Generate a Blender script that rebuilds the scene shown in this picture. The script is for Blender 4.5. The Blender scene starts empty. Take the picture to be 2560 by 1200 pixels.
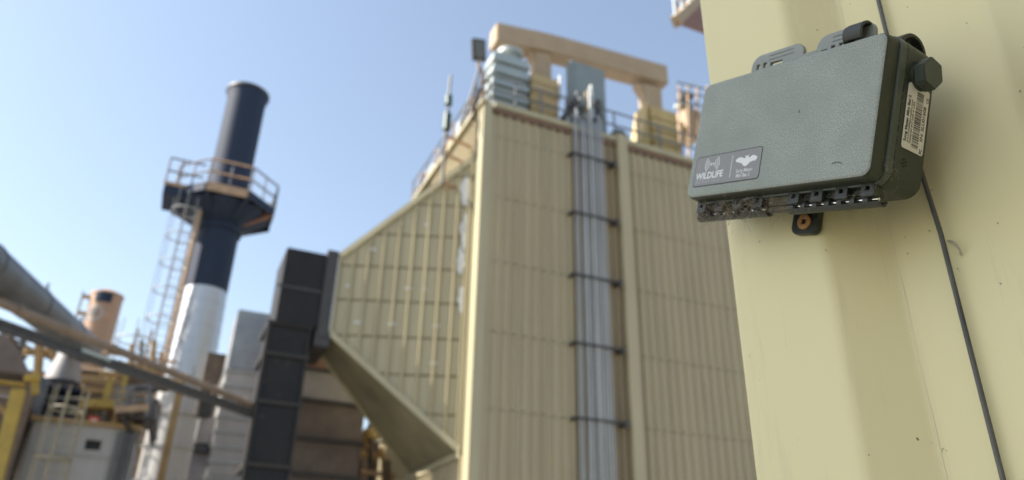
import bpy, bmesh, math, random
from mathutils import Vector, Matrix
random.seed(7)
R_ = math.radians
sc = bpy.context.scene
col = sc.collection

# ------------------------------------------------------------------ camera
FPX, PITCH, ROLL = 1900.0, math.atan(1900/3837), R_(1.27)
CAM = Vector((0, 0, 1.65))
fw = Vector((0, math.cos(PITCH), math.sin(PITCH)))
up0 = Vector((0, -math.sin(PITCH), math.cos(PITCH)))
rt0 = Vector((1, 0, 0))
cu = up0*math.cos(ROLL) - rt0*math.sin(ROLL)
cr = rt0*math.cos(ROLL) + up0*math.sin(ROLL)
cam = bpy.data.cameras.new('camera')
camo = bpy.data.objects.new('camera', cam); col.objects.link(camo)
camo.matrix_world = Matrix(((cr.x, cu.x, -fw.x, CAM.x), (cr.y, cu.y, -fw.y, CAM.y), (cr.z, cu.z, -fw.z, CAM.z), (0, 0, 0, 1)))
cam.sensor_width = 36; cam.lens = 36*FPX/2560
cam.clip_start = 0.02; cam.clip_end = 3000
cam.dof.use_dof = True; cam.dof.focus_distance = 0.40; cam.dof.aperture_fstop = 9.2
sc.camera = camo

# ------------------------------------------------------------------ sky, sun, exposure
SUN_AZ, SUN_EL = -99.0, 42.0
world = bpy.data.worlds.new('World'); sc.world = world; world.use_nodes = True
wn = world.node_tree.nodes; wl = world.node_tree.links
sky = wn.new('ShaderNodeTexSky'); sky.sky_type = 'NISHITA'; sky.sun_disc = False
sky.sun_elevation = R_(SUN_EL); sky.sun_rotation = R_(SUN_AZ)
sky.air_density = 1.35; sky.dust_density = 1.0; sky.ozone_density = 1.2
hs = wn.new('ShaderNodeHueSaturation'); hs.inputs['Saturation'].default_value = .82; hs.inputs['Value'].default_value = .92
wl.new(sky.outputs[0], hs.inputs['Color']); wl.new(hs.outputs[0], wn['Background'].inputs[0]); wn['Background'].inputs[1].default_value = 0.08
sd = bpy.data.lights.new('sun', 'SUN'); sd.energy = 4.2; sd.angle = R_(0.5); sd.color = (1, .93, .82)
so = bpy.data.objects.new('sun', sd); col.objects.link(so)
sdir = Vector((math.sin(R_(SUN_AZ))*math.cos(R_(SUN_EL)), math.cos(R_(SUN_AZ))*math.cos(R_(SUN_EL)), math.sin(R_(SUN_EL))))
so.rotation_euler = sdir.to_track_quat('Z', 'Y').to_euler()
sc.view_settings.view_transform = 'Standard'; sc.view_settings.look = 'None'
sc.view_settings.gamma = 1; sc.view_settings.use_curve_mapping = False
sc.view_settings.exposure = 1.65

# ------------------------------------------------------------------ frames
def azv(a): return Vector((math.sin(R_(a)), math.cos(R_(a)), 0))
def ray(px, py): return (fw*FPX + cr*(px-1280) - cu*(py-600)).normalized()
AZ = 66.2                                     # azimuth of the plant's long walls
e1, e2 = azv(AZ), azv(AZ-90)
r_ = ray(1212, 260); CN = CAM + r_*(20/math.hypot(r_.x, r_.y)); CN.z = 0    # foot of the clad building's near corner
GM = Matrix(((e1.x, e2.x, 0, CN.x), (e1.y, e2.y, 0, CN.y), (0, 0, 1, 0), (0, 0, 0, 1)))   # plant grid (s, t, z)
def g(px, py, t):                             # grid point on the plane t seen at a photo point
    r = ray(px, py); k = ((CN + e2*t - CAM).dot(e2))/r.dot(e2); p = CAM + r*k; q = p - CN
    return Vector((q.dot(e1), t, p.z))

# ------------------------------------------------------------------ materials
MATS = {}
def rgb(c): return (c[0], c[1], c[2], 1)
def mat(name, c1, c2=None, rough=.6, metal=0., nscale=3., streak=0., bump=0., bscale=60., spots=None, sscale=8., spotc=.62, spec=.5, aniso=None, mix=(.35, .7)):
    if name in MATS: return MATS[name]
    m = bpy.data.materials.new(name); m.use_nodes = True; MATS[name] = m
    N, L = m.node_tree.nodes, m.node_tree.links; b = N['Principled BSDF']
    b.inputs['Roughness'].default_value = rough; b.inputs['Metallic'].default_value = metal
    b.inputs['Specular IOR Level'].default_value = spec
    tc = N.new('ShaderNodeNewGeometry'); src = tc.outputs['Position']     # metres in the yard, so repeats differ
    c2 = c2 or tuple(x*.8 for x in c1)
    mp = N.new('ShaderNodeMapping'); mp.inputs['Scale'].default_value = aniso or ((1, 1, .12) if streak else (1, 1, 1)); L.new(src, mp.inputs[0])
    nz = N.new('ShaderNodeTexNoise'); nz.inputs['Scale'].default_value = nscale; nz.inputs['Detail'].default_value = 8; nz.inputs['Roughness'].default_value = .65
    L.new(mp.outputs[0], nz.inputs[0])
    rp = N.new('ShaderNodeValToRGB'); rp.color_ramp.elements[0].position = mix[0]; rp.color_ramp.elements[1].position = mix[1]
    rp.color_ramp.elements[0].color = rgb(c1); rp.color_ramp.elements[1].color = rgb(c2)
    L.new(nz.outputs['Fac'], rp.inputs[0]); out = rp.outputs[0]
    if spots:
        n2 = N.new('ShaderNodeTexNoise'); n2.inputs['Scale'].default_value = sscale; n2.inputs['Detail'].default_value = 6; n2.inputs['Roughness'].default_value = .7
        L.new(mp.outputs[0] if streak else src, n2.inputs[0])
        r2 = N.new('ShaderNodeValToRGB'); r2.color_ramp.elements[0].position = spotc; r2.color_ramp.elements[1].position = spotc+.06
        L.new(n2.outputs['Fac'], r2.inputs[0])
        mx = N.new('ShaderNodeMix'); mx.data_type = 'RGBA'; mx.inputs[7].default_value = rgb(spots)
        L.new(r2.outputs[0], mx.inputs[0]); L.new(out, mx.inputs[6]); out = mx.outputs[2]
    L.new(out, b.inputs['Base Color'])
    if bump:
        n3 = N.new('ShaderNodeTexNoise'); n3.inputs['Scale'].default_value = bscale; n3.inputs['Detail'].default_value = 4
        L.new(src, n3.inputs[0]); bp = N.new('ShaderNodeBump'); bp.inputs['Strength'].default_value = 1.0
        bp.inputs['Distance'].default_value = bump; L.new(n3.outputs['Fac'], bp.inputs['Height']); L.new(bp.outputs[0], b.inputs['Normal'])
    return m
M_clad = mat('cladding_paint', (.41, .35, .225), (.345, .295, .19), rough=.5, nscale=1.6, streak=1, spots=(.27, .225, .15), sscale=1.8, spotc=.66)
M_cladlap = mat('cladding_lap', (.20, .17, .11), rough=.7)
M_trim = mat('trim_paint', (.40, .36, .23), (.33, .29, .19), rough=.5, nscale=2, streak=1)
M_rusttrim = mat('rusty_flashing', (.20, .12, .08), (.11, .07, .05), rough=.8, nscale=4)
M_duct = mat('duct_paint', (.42, .37, .235), (.33, .285, .18), rough=.5, nscale=1.1, streak=1, spots=(.45, .42, .33), sscale=2.2, spotc=.66)
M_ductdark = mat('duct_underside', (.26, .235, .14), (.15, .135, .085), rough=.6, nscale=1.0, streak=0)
M_white = mat('bare_patch_white', (.62, .63, .62), (.5, .5, .5), rough=.6)
M_black = mat('black_duct_steel', (.013, .014, .018), (.024, .021, .020), rough=.6, spec=.25, nscale=1.2, spots=(.04, .034, .03), sscale=1.5, spotc=.6)
M_blackflange = mat('worn_black_flange', (.035, .03, .027), (.02, .018, .017), rough=.7, nscale=4)
M_stackblack = mat('stack_black_paint', (.016, .028, .058), (.024, .034, .062), rough=.7, spec=.25, nscale=.8, streak=1, spots=(.12, .075, .05), sscale=1.2, spotc=.68)
M_stacksilver = mat('stack_aluminium', (.50, .53, .58), (.38, .41, .46), rough=.45, metal=.45, nscale=2.2, streak=1, spots=(.2, .19, .18), sscale=2.5, spotc=.6)
M_stackwhite = mat('vessel_white', (.42, .41, .40), (.32, .31, .30), rough=.6, nscale=1.6, streak=1, spots=(.26, .22, .18), sscale=3.2, spotc=.66)
M_silver = mat('galvanised_sheet', (.34, .35, .36), (.22, .23, .25), rough=.4, metal=.5, nscale=1.3, spots=(.42, .41, .39), sscale=.9, spotc=.55)
M_galv = mat('galvanised_steel', (.44, .45, .45), (.32, .33, .33), rough=.5, metal=.35, nscale=4, streak=1)
M_greysheet = mat('grey_lined_sheet', (.38, .37, .36), (.28, .27, .26), rough=.55, nscale=1.5, streak=1)
M_brownduct = mat('brown_grey_duct', (.16, .125, .105), (.09, .07, .06), rough=.7, nscale=1.3)
M_greyduct = mat('grey_duct_section', (.30, .28, .28), (.2, .19, .19), rough=.6, nscale=1.3)
M_pink = mat('red_oxide', (.26, .13, .09), (.18, .09, .065), rough=.7, nscale=2)
M_concrete = mat('tan_coated_beam', (.37, .275, .18), (.31, .23, .15), rough=.7, nscale=1.5, spots=(.28, .22, .16), sscale=2.5, spotc=.62)
M_yellow = mat('yellow_block_paint', (.44, .33, .14), (.36, .265, .115), rough=.6, nscale=2, streak=1)
M_safety = mat('safety_yellow', (.40, .28, .05), (.29, .20, .045), rough=.55, nscale=3, spots=(.2, .14, .06), sscale=4, spotc=.6)
M_ochre = mat('ochre_steel', (.38, .25, .10), (.28, .18, .08), rough=.6, nscale=3)
M_darksteel = mat('dark_steel', (.035, .037, .042), (.06, .05, .045), rough=.55, nscale=5)
M_railsteel = mat('grey_rail_steel', (.16, .17, .18), (.11, .11, .12), rough=.5, nscale=5)
M_brownsteel = mat('tan_rusty_steel', (.42, .28, .17), (.28, .19, .13), rough=.65, nscale=4)
M_orange = mat('silo_orange', (.40, .245, .155), (.34, .21, .135), rough=.6, nscale=.8, streak=1, spots=(.34, .19, .11), sscale=1.5, spotc=.62)
M_pipe = mat('brown_pipe', (.26, .19, .14), (.16, .12, .09), rough=.6, nscale=3)
M_pipegrey = mat('grey_pipe_lagging', (.15, .158, .17), (.09, .095, .105), rough=.4, metal=.3, nscale=1.0)
M_cab = mat('cabinet_grey', (.20, .24, .25), (.17, .2, .21), rough=.5, nscale=2)
M_cabl = mat('louvre_silver', (.36, .40, .40), (.29, .33, .33), rough=.5, metal=.2, nscale=2)
M_glassdark = mat('dark_opening', (.012, .012, .013), rough=.4)
M_lens = mat('floodlight_glass', (.09, .09, .10), rough=.15)
M_brick = mat('brown_clutter', (.14, .10, .07), (.08, .06, .045), rough=.8, nscale=3)
M_sign = mat('red_sign', (.5, .06, .05), rough=.5)
M_ground = mat('ground_gravel', (.24, .23, .20), (.18, .17, .15), rough=.9, nscale=.6, bump=.01, bscale=12)
M_roof = mat('roof_sheet', (.28, .29, .29), (.22, .22, .22), rough=.6)

# ------------------------------------------------------------------ mesh building
def shade(me, smooth):
    if smooth: me.polygons.foreach_set('use_smooth', [True]*len(me.polygons))
class MB:
    def __init__(s): s.v = []; s.f = []; s.M = None
    def add(s, vs, fs):
        o = len(s.v); s.v += [Vector(v) if s.M is None else s.M @ Vector(v) for v in vs]
        s.f += [[i+o for i in f] for f in fs]; return s
    def box(s, x0, x1, y0, y1, z0, z1):
        return s.add([(x, y, z) for x in (x0, x1) for y in (y0, y1) for z in (z0, z1)],
                     [(0, 1, 3, 2), (4, 6, 7, 5), (0, 4, 5, 1), (2, 3, 7, 6), (0, 2, 6, 4), (1, 5, 7, 3)])
    def hexa(s, a, b):                        # two matching quads -> solid
        return s.add(list(a)+list(b), [(0, 3, 2, 1), (4, 5, 6, 7), (0, 1, 5, 4), (1, 2, 6, 5), (2, 3, 7, 6), (3, 0, 4, 7)])
    def prism(s, poly, d, org=(0, 0, 0), ax=(1, 0, 0), ay=(0, 0, 1)):   # polygon in plane ax,ay extruded by vector d
        O, A, B, D = Vector(org), Vector(ax), Vector(ay), Vector(d); n = len(poly)
        a = [O+A*p[0]+B*p[1] for p in poly]; b = [p+D for p in a]
        return s.add(a+b, [tuple(range(n-1, -1, -1)), tuple(range(n, 2*n))]+[(i, (i+1) % n, n+(i+1) % n, n+i) for i in range(n)])
    def bar(s, p0, p1, w, h=None):            # square bar
        p0, p1 = Vector(p0), Vector(p1); d = (p1-p0).normalized(); h = h or w
        u = Vector((0, 0, 1)) if abs(d.z) < .95 else Vector((0, 1, 0))
        a = d.cross(u).normalized()*w/2; b = a.cross(d).normalized()*h/2
        return s.hexa([p0-a-b, p0+a-b, p0+a+b, p0-a+b], [p1-a-b, p1+a-b, p1+a+b, p1-a+b])
    def tube(s, pts, r, n=8, cap=True, rads=None):
        pts = [Vector(p) for p in pts]; k = len(pts); vs = []; prev = None
        for i, p in enumerate(pts):
            d = (pts[min(i+1, k-1)]-pts[max(i-1, 0)]).normalized()
            if prev is None:
                u = Vector((0, 0, 1)) if abs(d.z) < .9 else Vector((1, 0, 0)); a = d.cross(u).normalized()
            else: a = (prev - d*prev.dot(d)).normalized()
            prev = a; b = d.cross(a); rr = rads[i] if rads else r
            vs += [p + (a*math.cos(2*math.pi*j/n)+b*math.sin(2*math.pi*j/n))*rr for j in range(n)]
        fs = [(i*n+j, i*n+(j+1) % n, (i+1)*n+(j+1) % n, (i+1)*n+j) for i in range(k-1) for j in range(n)]
        if cap: fs += [tuple(range(n-1, -1, -1)), tuple(range((k-1)*n, k*n))]
        return s.add(vs, fs)
    def lathe(s, prof, c=(0, 0, 0), n=40, cap=True):      # (r, z) about the z axis
        vs = [(c[0]+r*math.cos(2*math.pi*j/n), c[1]+r*math.sin(2*math.pi*j/n), c[2]+z) for r, z in prof for j in range(n)]
        k = len(prof); fs = [(i*n+j, i*n+(j+1) % n, (i+1)*n+(j+1) % n, (i+1)*n+j) for i in range(k-1) for j in range(n)]
        if cap: fs += [tuple(range(n-1, -1, -1)), tuple(range((k-1)*n, k*n))]
        return s.add(vs, fs)
    def ring(s, c, r, tr, n=20, m=5, nrm=(0, 0, 1)):
        q = Vector((0, 0, 1)).rotation_difference(Vector(nrm)); c = Vector(c); vs = []
        for i in range(n):
            a = 2*math.pi*i/n
            for j in range(m):
                b = 2*math.pi*j/m; rr = r+tr*math.cos(b)
                vs.append(c+q @ Vector((rr*math.cos(a), rr*math.sin(a), tr*math.sin(b))))
        return s.add(vs, [(i*m+j, ((i+1) % n)*m+j, ((i+1) % n)*m+(j+1) % m, i*m+(j+1) % m) for i in range(n) for j in range(m)])
    def build(s, name, m, parent=None, kind=None, smooth=False, bevel=0, org=None):
        o3 = Vector(parent['o']) if (parent is not None and 'o' in parent) else Vector((0, 0, 0))
        if org is not None: o3 = Vector(org)
        me = bpy.data.meshes.new(name); me.from_pydata([tuple(v-o3) for v in s.v], [], s.f); me.materials.append(m)
        bm = bmesh.new(); bm.from_mesh(me)
        if bevel:
            bmesh.ops.bevel(bm, geom=list(bm.edges), offset=bevel, segments=2, affect='EDGES', clamp_overlap=True)
        bmesh.ops.recalc_face_normals(bm, faces=bm.faces); bm.to_mesh(me); bm.free()
        if smooth:
            shade(me, True)
        o = bpy.data.objects.new(name, me); col.objects.link(o)
        if smooth == 'auto':
            try: me.set_sharp_from_angle(angle=R_(35))
            except Exception: pass
        if parent is not None: o.parent = parent
        if kind: o['kind'] = kind
        return o
def tag(o, label, cat, group=None):
    o['label'] = label; o['category'] = cat
    if group: o['group'] = group
    return o
def thing(name, label, cat, o=(0, 0, 0), group=None, frame=GM):
    e = bpy.data.objects.new(name, None); col.objects.link(e); e.empty_display_size = .1
    e.matrix_world = frame @ Matrix.Translation(Vector(o)); e['o'] = list(map(float, o))
    return tag(e, label, cat, group)
def copy_obj(o, parent=None, loc=None):
    c = o.copy(); col.objects.link(c)
    if parent is not None: c.parent = parent
    if loc is not None: c.location = loc
    return c

# ------------------------------------------------------------------ ground
gb = MB(); gb.box(-900, 900, -900, 900, -.5, 0)
gnd = gb.build('ground', M_ground); gnd['kind'] = 'structure'

# ------------------------------------------------------------------ main clad building
bld = thing('clad_building', 'tall khaki corrugated-metal clad industrial building with ribbed sheets and roof trim', 'building', (0, 0, 0))
MB().box(.02, 14, .02, 11, 0, 16.25).build('wall', M_cladlap, bld)
MB().box(.2, 14.02, .2, 11.02, 16.25, 16.45).build('roof', M_roof, bld)
def sheet_mesh(name, w, h, nr=3, d=.09, m=M_clad):
    mb = MB(); pr = []; p = w/nr
    for k in range(nr):
        x = k*p; pr += [(x, 0), (x+p*.56, 0), (x+p*.66, -d), (x+p*.82, -d), (x+p*.92, 0)]
    pr.append((w, 0)); n = len(pr)
    vs = [(x, y, 0) for x, y in pr]+[(x, y, h) for x, y in pr]
    mb.add(vs, [(i, i+1, n+i+1, n+i) for i in range(n-1)])
    b0 = len(mb.v)
    me = bpy.data.meshes.new(name); me.from_pydata([tuple(v) for v in mb.v], [], mb.f); me.materials.append(m)
    return me
levels = [0.0, 2.25, 4.42, 6.6, 8.77, 10.93, 13.08, 15.24, 16.12]
sw = .94
mesh_cache = {}
def put_sheet(parent, x, y, z, w, h, rot=0., lean=0.):
    key = (round(w, 3), round(h, 3))
    if key not in mesh_cache: mesh_cache[key] = sheet_mesh('cladding_sheet', w, h)
    o = bpy.data.objects.new('cladding_sheet', mesh_cache[key]); col.objects.link(o); o.parent = parent
    o.location = (x, y, z); o.rotation_euler = (lean, 0, rot); return o
for i in range(len(levels)-1):
    z0, z1 = levels[i], levels[i+1]
    for k in range(3): put_sheet(bld, .32+k*sw, -.012, z0+.014, sw-.012, z1-z0-.03, lean=random.uniform(-.004, .001))
    for k in range(9): put_sheet(bld, 5.26+k*sw, -.012, z0+.014, sw-.012, z1-z0-.03, lean=random.uniform(-.004, .001))
for z in levels[1:-1]:                                    # lap seams
    MB().box(.32, 3.12, -.022, -.0, z-.012, z+.012).build('lap_seam', M_clad, bld)
    MB().box(5.26, 13.6, -.022, -.0, z-.012, z+.012).build('lap_seam', M_clad, bld)
# left face sheets (above and below the flared duct)
for z0, z1 in ((14.72, 16.12), (0.03, 2.7), (2.73, 5.36)):
    for k in range(9):
        put_sheet(bld, -.012, .30+(k+1)*sw, z0, sw-.012, z1-z0, rot=-math.pi/2)
for k in range(9):
    if .30+k*sw > 4.6:
        for i in range(2, 7): put_sheet(bld, -.012, .30+(k+1)*sw, levels[i]+.03+.9, sw-.012, 2.1, rot=-math.pi/2)
# corner trim, pilaster, roof flashing
MB().box(-.06, .23, -.095, -.01, 0, 16.36).build('corner_trim', M_trim, bld)
MB().box(-.06, -.012, -.01, .32, 0, 16.36).build('corner_trim', M_trim, bld)
MB().box(.232, .32, -.045, -.005, 0, 16.1).build('drip_strip', M_clad, bld)
MB().box(4.83, 5.23, -.22, 0, 0, 16.62).build('pilaster', M_clad, bld, bevel=.02)
MB().box(3.16, 4.8, -.03, .0, 0, 16.2).build('flat_strip', mat('flat_strip_paint', (.27, .21, .12), (.2, .15, .09), rough=.6, nscale=1.5, streak=1), bld)
MB().box(4.56, 4.62, -.08, -.03, 0, 16.2).build('brown_batten', MATS['flat_strip_paint'], bld)
MB().box(.30, 4.83, -.16, .14, 16.32, 16.52).build('roof_flashing', M_trim, bld, bevel=.015)
MB().box(5.23, 14, -.16, .14, 16.32, 16.52).build('roof_flashing', M_trim, bld, bevel=.015)
MB().box(.30, 4.83, -.11, .0, 16.13, 16.32).build('rusty_fascia', M_rusttrim, bld)
MB().box(5.23, 14, -.11, .0, 16.13, 16.32).build('rusty_fascia', M_rusttrim, bld)
MB().box(-.16, .14, -.16, 11, 16.365, 16.52).build('roof_flashing', M_trim, bld, bevel=.015)

# ------------------------------------------------------------------ conduit riser on the facade
con = thing('conduit_riser', 'bundle of vertical silver conduits strapped to the khaki clad building by dark brackets', 'conduits', (3.7, -.3, 0))
for k, (dx, rr) in enumerate([(3.05, .025), (3.17, .035), (3.38, .03), (3.48, .045), (3.62, .035), (3.80, .062), (3.96, .045), (4.10, .03), (4.20, .035), (4.32, .03)]):
    dx = 3.12+(dx-3.05)*.84; top = 16.9+.25*math.sin(k*1.7)
    pts = [(dx, -.26, 0), (dx, -.26, top-.2), (dx+.02, -.2, top), (dx+.03, .25, top+.15)]
    if k == 5: pts = [(dx, -.26, 0), (dx, -.26, 18.1)]
    MB().tube(pts, rr*.8, 10).build('conduit', M_galv, con, smooth='auto')
for z in (2.2, 4.42, 6.6, 8.77, 10.93, 13.06, 15.24):
    br = MB(); br.box(2.95, 4.60, -.33, -.20, z-.028, z+.028); br.box(2.95, 3.03, -.2, .0, z-.05, z+.05); br.box(4.50, 4.66, -.36, 0, z-.07, z+.07)
    br.build('bracket', M_darksteel, con, bevel=.008)

# ------------------------------------------------------------------ flared duct on the left face
dct = thing('flared_duct', 'khaki panelled flared duct tapering from the clad building wall to the black duct', 'duct', (-1.8, 2.6, 5.5))
A0 = [(0-.0, .60, 5.54), (-.0, 4.9, 5.54), (-.0, 4.9, 14.6), (-.0, .60, 14.6)]         # opening on the wall
B0 = [(-3.62, 1.95, 8.68), (-3.62, 3.55, 8.68), (-3.62, 3.55, 10.93), (-3.62, 1.95, 10.93)]
A0 = [Vector((-.05, y, z)) for x, y, z in A0]; B0 = [Vector(v) for v in B0]
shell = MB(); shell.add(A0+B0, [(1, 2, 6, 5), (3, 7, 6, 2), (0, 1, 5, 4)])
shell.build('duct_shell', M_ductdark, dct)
nrm = (B0[0]-A0[0]).cross(A0[3]-A0[0]).normalized()
if nrm.y > 0: nrm = -nrm
def facept(u, z): p = A0[0]+(B0[0]-A0[0])*u; return Vector((p.x, p.y, z))
def zlo(u): return A0[0].z+(B0[0].z-A0[0].z)*u
def zhi(u): return A0[3].z+(B0[3].z-A0[3].z)*u
MB().add([facept(0, zlo(0)), facept(1, zlo(1)), facept(1, zhi(1)), facept(0, zhi(0))], [(0, 1, 2, 3)]).build('backing_sheet', M_cladlap, dct)
seams = [0.03, .115, .225, .335, .445, .555, .665, .775, .885, .985]
rows = [5.4+1.07*k for k in range(10)]
for a, b in zip(seams[:-1], seams[1:]):
    a2, b2 = a+.009, b-.009
    for z0, z1 in zip(rows[:-1], rows[1:]):
        z0, z1 = z0+.02, z1-.02
        poly = [(a2, z0), (b2, z0), (b2, z1), (a2, z1)]
        def clip(poly, f):
            out = []
            for i in range(len(poly)):
                p, q = poly[i], poly[(i+1) % len(poly)]; fp, fq = f(p), f(q)
                if fp >= 0: out.append(p)
                if (fp >= 0) != (fq >= 0):
                    k = fp/(fp-fq); out.append((p[0]+(q[0]-p[0])*k, p[1]+(q[1]-p[1])*k))
            return out
        poly = clip(poly, lambda p: p[1]-zlo(p[0])-.06)
        if poly: poly = clip(poly, lambda p: zhi(p[0])-.06-p[1])
        if len(poly) < 3: continue
        th = .035+random.uniform(-.006, .006)
        pts = [facept(u, z) for u, z in poly]; n = len(pts)
        mb = MB(); cen = sum(pts, Vector())/n; top = [p+nrm*th+(cen-p)*.03 for p in pts]
        mb.add(pts+top, [tuple(range(n, 2*n))]+[(i, (i+1) % n, n+(i+1) % n, n+i) for i in range(n)])
        mb.build('duct_panel', M_duct, dct)
for u in seams:
    p0, p1 = facept(u, zlo(u)+.03)+nrm*.06, facept(u, zhi(u)-.03)+nrm*.06
    MB().bar(p0, p1, .05, .13).build('standing_seam', M_duct, dct)
def edge(a, b, w, m=M_trim, nm='edge_trim'): MB().bar(a, b, w).build(nm, m, dct)
edge(A0[3]+nrm*.05+Vector((0, 0, .03)), B0[3]+nrm*.05+Vector((0, 0, .03)), .16); edge(A0[0]+nrm*.05, B0[0]+nrm*.05, .16)
edge(A0[2], B0[2], .12); edge(A0[1], B0[1], .12)
MB().box(-.12, -.0, .44, .62, 5.45, 14.75).build('edge_trim', M_trim, dct)
MB().box(-.14, -.0, .44, 5.0, 5.34, 5.52).build('edge_trim', M_trim, dct)
edge(B0[0]+nrm*.06, B0[3]+nrm*.06, .13, M_white)
for (u, z0, z1, w) in ((.055, 12.9, 13.9, .16), (.045, 11.3, 12.6, .10), (.06, 10.6, 11.5, .12), (.04, 9.4, 10.2, .10), (.065, 11.9, 12.3, .10)):
    pts = []; nn = 9
    for i in range(nn+1): pts.append((-w*(.5+.5*random.random())*1.3*math.sin(math.pi*(i+.4)/(nn+.8))**.4, z0+(z1-z0)*i/nn))
    for i in range(nn, -1, -1): pts.append((w*(.4+.6*random.random())*math.sin(math.pi*(i+.4)/(nn+.8))**.4, z0+(z1-z0)*i/nn))
    d = (A0[0]-B0[0]).normalized(); d.z = 0; d.normalize()
    MB().prism(pts, nrm*.02, facept(u, 0)+nrm*.075, d, (0, 0, 1)).build('bare_patch', M_white, dct)
for (u, z) in ((.75, 11.3), (.9, 10.1), (.55, 12.2), (.45, 10.1), (.33, 10.1), (.22, 9.0), (.55, 9.0), (.22, 7.9), (.35, 12.2), (.8, 9.0)):
    d = (A0[0]-B0[0]).normalized(); d.z = 0; d.normalize(); w = random.uniform(.07, .16)
    MB().prism([(-w, -.03), (w*.5, -.05), (w, 0), (w*.4, .05), (-w*.7, .03)], nrm*.01, facept(u, z)+nrm*.045, d, (0, 0, 1)).build('bare_patch', M_white, dct)

# ------------------------------------------------------------------ black duct elbow and column
bd = thing('black_duct', 'tall black rectangular duct column with flanged sections joined to the flared khaki duct', 'duct', (-4.7, 2.0, 0))
MB().box(-5.12, -3.98, 1.85, 3.65, 8.72, 10.98).build('elbow_box', M_black, bd, bevel=.02)
MB().box(-3.98, -3.66, 1.78, 3.72, 8.45, 11.12).build('collar', M_darksteel, bd, bevel=.02)
MB().box(-4.02, -3.60, 1.80, 3.7, 8.2, 8.66).build('collar_flange', M_darksteel, bd, bevel=.02)
zs = [0, 1.6, 3.3, 4.95, 6.55, 7.85, 8.72]
for a, b in zip(zs[:-1], zs[1:]):
    MB().box(-5.20, -4.18, 1.95, 3.5, a+.05, b-.05).build('duct_section', M_black, bd, bevel=.02)
    MB().box(-5.30, -4.08, 1.88, 3.6, b-.05, b+.05).build('flange', M_blackflange, bd)
    MB().box(-5.29, -5.20, 1.89, 2.05, a+.05, b-.05).build('corner_angle', M_blackflange, bd)
    MB().box(-4.18, -4.12, 1.89, 2.05, a+.05, b-.05).build('corner_angle', M_blackflange, bd)
MB().box(-5.22, -4.0, 1.82, 1.85, 9.75, 9.82).build('flange', M_darksteel, bd)

# ------------------------------------------------------------------ brown stacked duct behind
brd = thing('brown_duct', 'brown and grey sectioned duct standing between the black duct and the flared duct', 'duct', (-3.2, 4.8, 0))
T = 5.0
def gs(px, py, t=T): return g(px, py, t)
xl, xr = gs(745, 1000).x, gs(905, 1100).x
yz = [gs(800, y).z for y in (1290, 1190, 1100, 1003, 925, 868)]
mm = [M_brownduct, M_brownduct, M_brownduct, M_greyduct, M_pink]
MB().box(xl, xr, T, T+2, 0, yz[0]-.03).build('duct_section', M_brownduct, brd)
for i in range(5):
    x1 = [xr, xr, xr, gs(870, 960).x+.45, gs(812, 890).x+.6][i]
    MB().box(xl-.02*i, x1, T, T+2, yz[i]+.04, yz[i+1]-.04).build('duct_section', mm[i], brd, bevel=.03)
    MB().box(xl-.1, x1+.1, T-.1, T+2.1, yz[i]-.04, yz[i]+.04).build('flange', M_darksteel, brd)
    MB().box(xl-.16, xl-.03, T-.05, T+.2, yz[i]+.05, yz[i+1]-.05).build('corner_angle', M_pink, brd)
# small yard clutter seen under the duct
pk = thing('pump_skid', 'small rusty pipework and pump frame under the flared duct', 'pipework', (-1.6, 6.4, 0))
t0 = 6.4
for (a, b, r, m) in (((905, 1090), (935, 1150), .12, M_ochre), ((925, 1060), (925, 1250), .09, M_darksteel), ((950, 1120), (990, 1250), .1, M_ochre), ((900, 1180), (1010, 1190), .08, M_brownsteel), ((965, 1150), (965, 1260), .14, M_brick), ((930, 1100), (975, 1110), .06, M_galv), ((885, 1135), (960, 1140), .07, M_ochre)):
    p, q = g(*a, t0), g(*b, t0+.3); MB().tube([p, q], r, 10).build('pipe', m, pk, smooth='auto')
p = g(925, 1085, t0); MB().lathe([(.05, -.2), (.22, -.15), (.26, 0), (.22, .15), (.05, .2)], p, 14).build('valve_body', M_yellow, pk, smooth='auto')
a, b = g(880, 1075, 9.5), g(1090, 1200, 9.5)
MB().box(a.x, b.x, 9.5, 10.5, 0, a.z).build('equipment_case', M_brick, pk)
for sx in (900, 1000):
    p = g(sx, 1150, t0); MB().box(p.x-.06, p.x+.06, t0-.06, t0+.06, 0, p.z).build('post', M_darksteel, pk)

# ------------------------------------------------------------------ silver banded duct
sdx = thing('silver_duct', 'silver rectangular duct with shiny top and banded lower sheets left of the black duct', 'duct', (-7, 8, 0))
t = 7.0
TL, TR = g(597, 772, t), g(700, 782, t)
zt = TL.z; zb = g(600, 928, t).z
MB().box(TL.x, TR.x+.3, t, t+2.2, zb+.06, zt).build('upper_casing', M_silver, sdx, bevel=.03)
for i, yy in enumerate((930, 968, 1008, 1047, 1085, 1123, 1160, 1200, 1240)):
    za, zb2 = g(600, yy, t).z, g(600, yy+38, t).z
    MB().box(TL.x-.02, TR.x+.3, t-.02, t+2.2, zb2+.05, za-.02).build('sheet_band', M_greysheet, sdx, bevel=.02)
    MB().box(TL.x-.06, TR.x+.3, t-.07, t+2.2, za-.02, za+.05).build('band_lip', M_galv, sdx)
MB().box(TL.x, TR.x+.3, t, t+2.2, 0, g(600, 1278, t).z).build('base_casing', M_greysheet, sdx)

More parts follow.
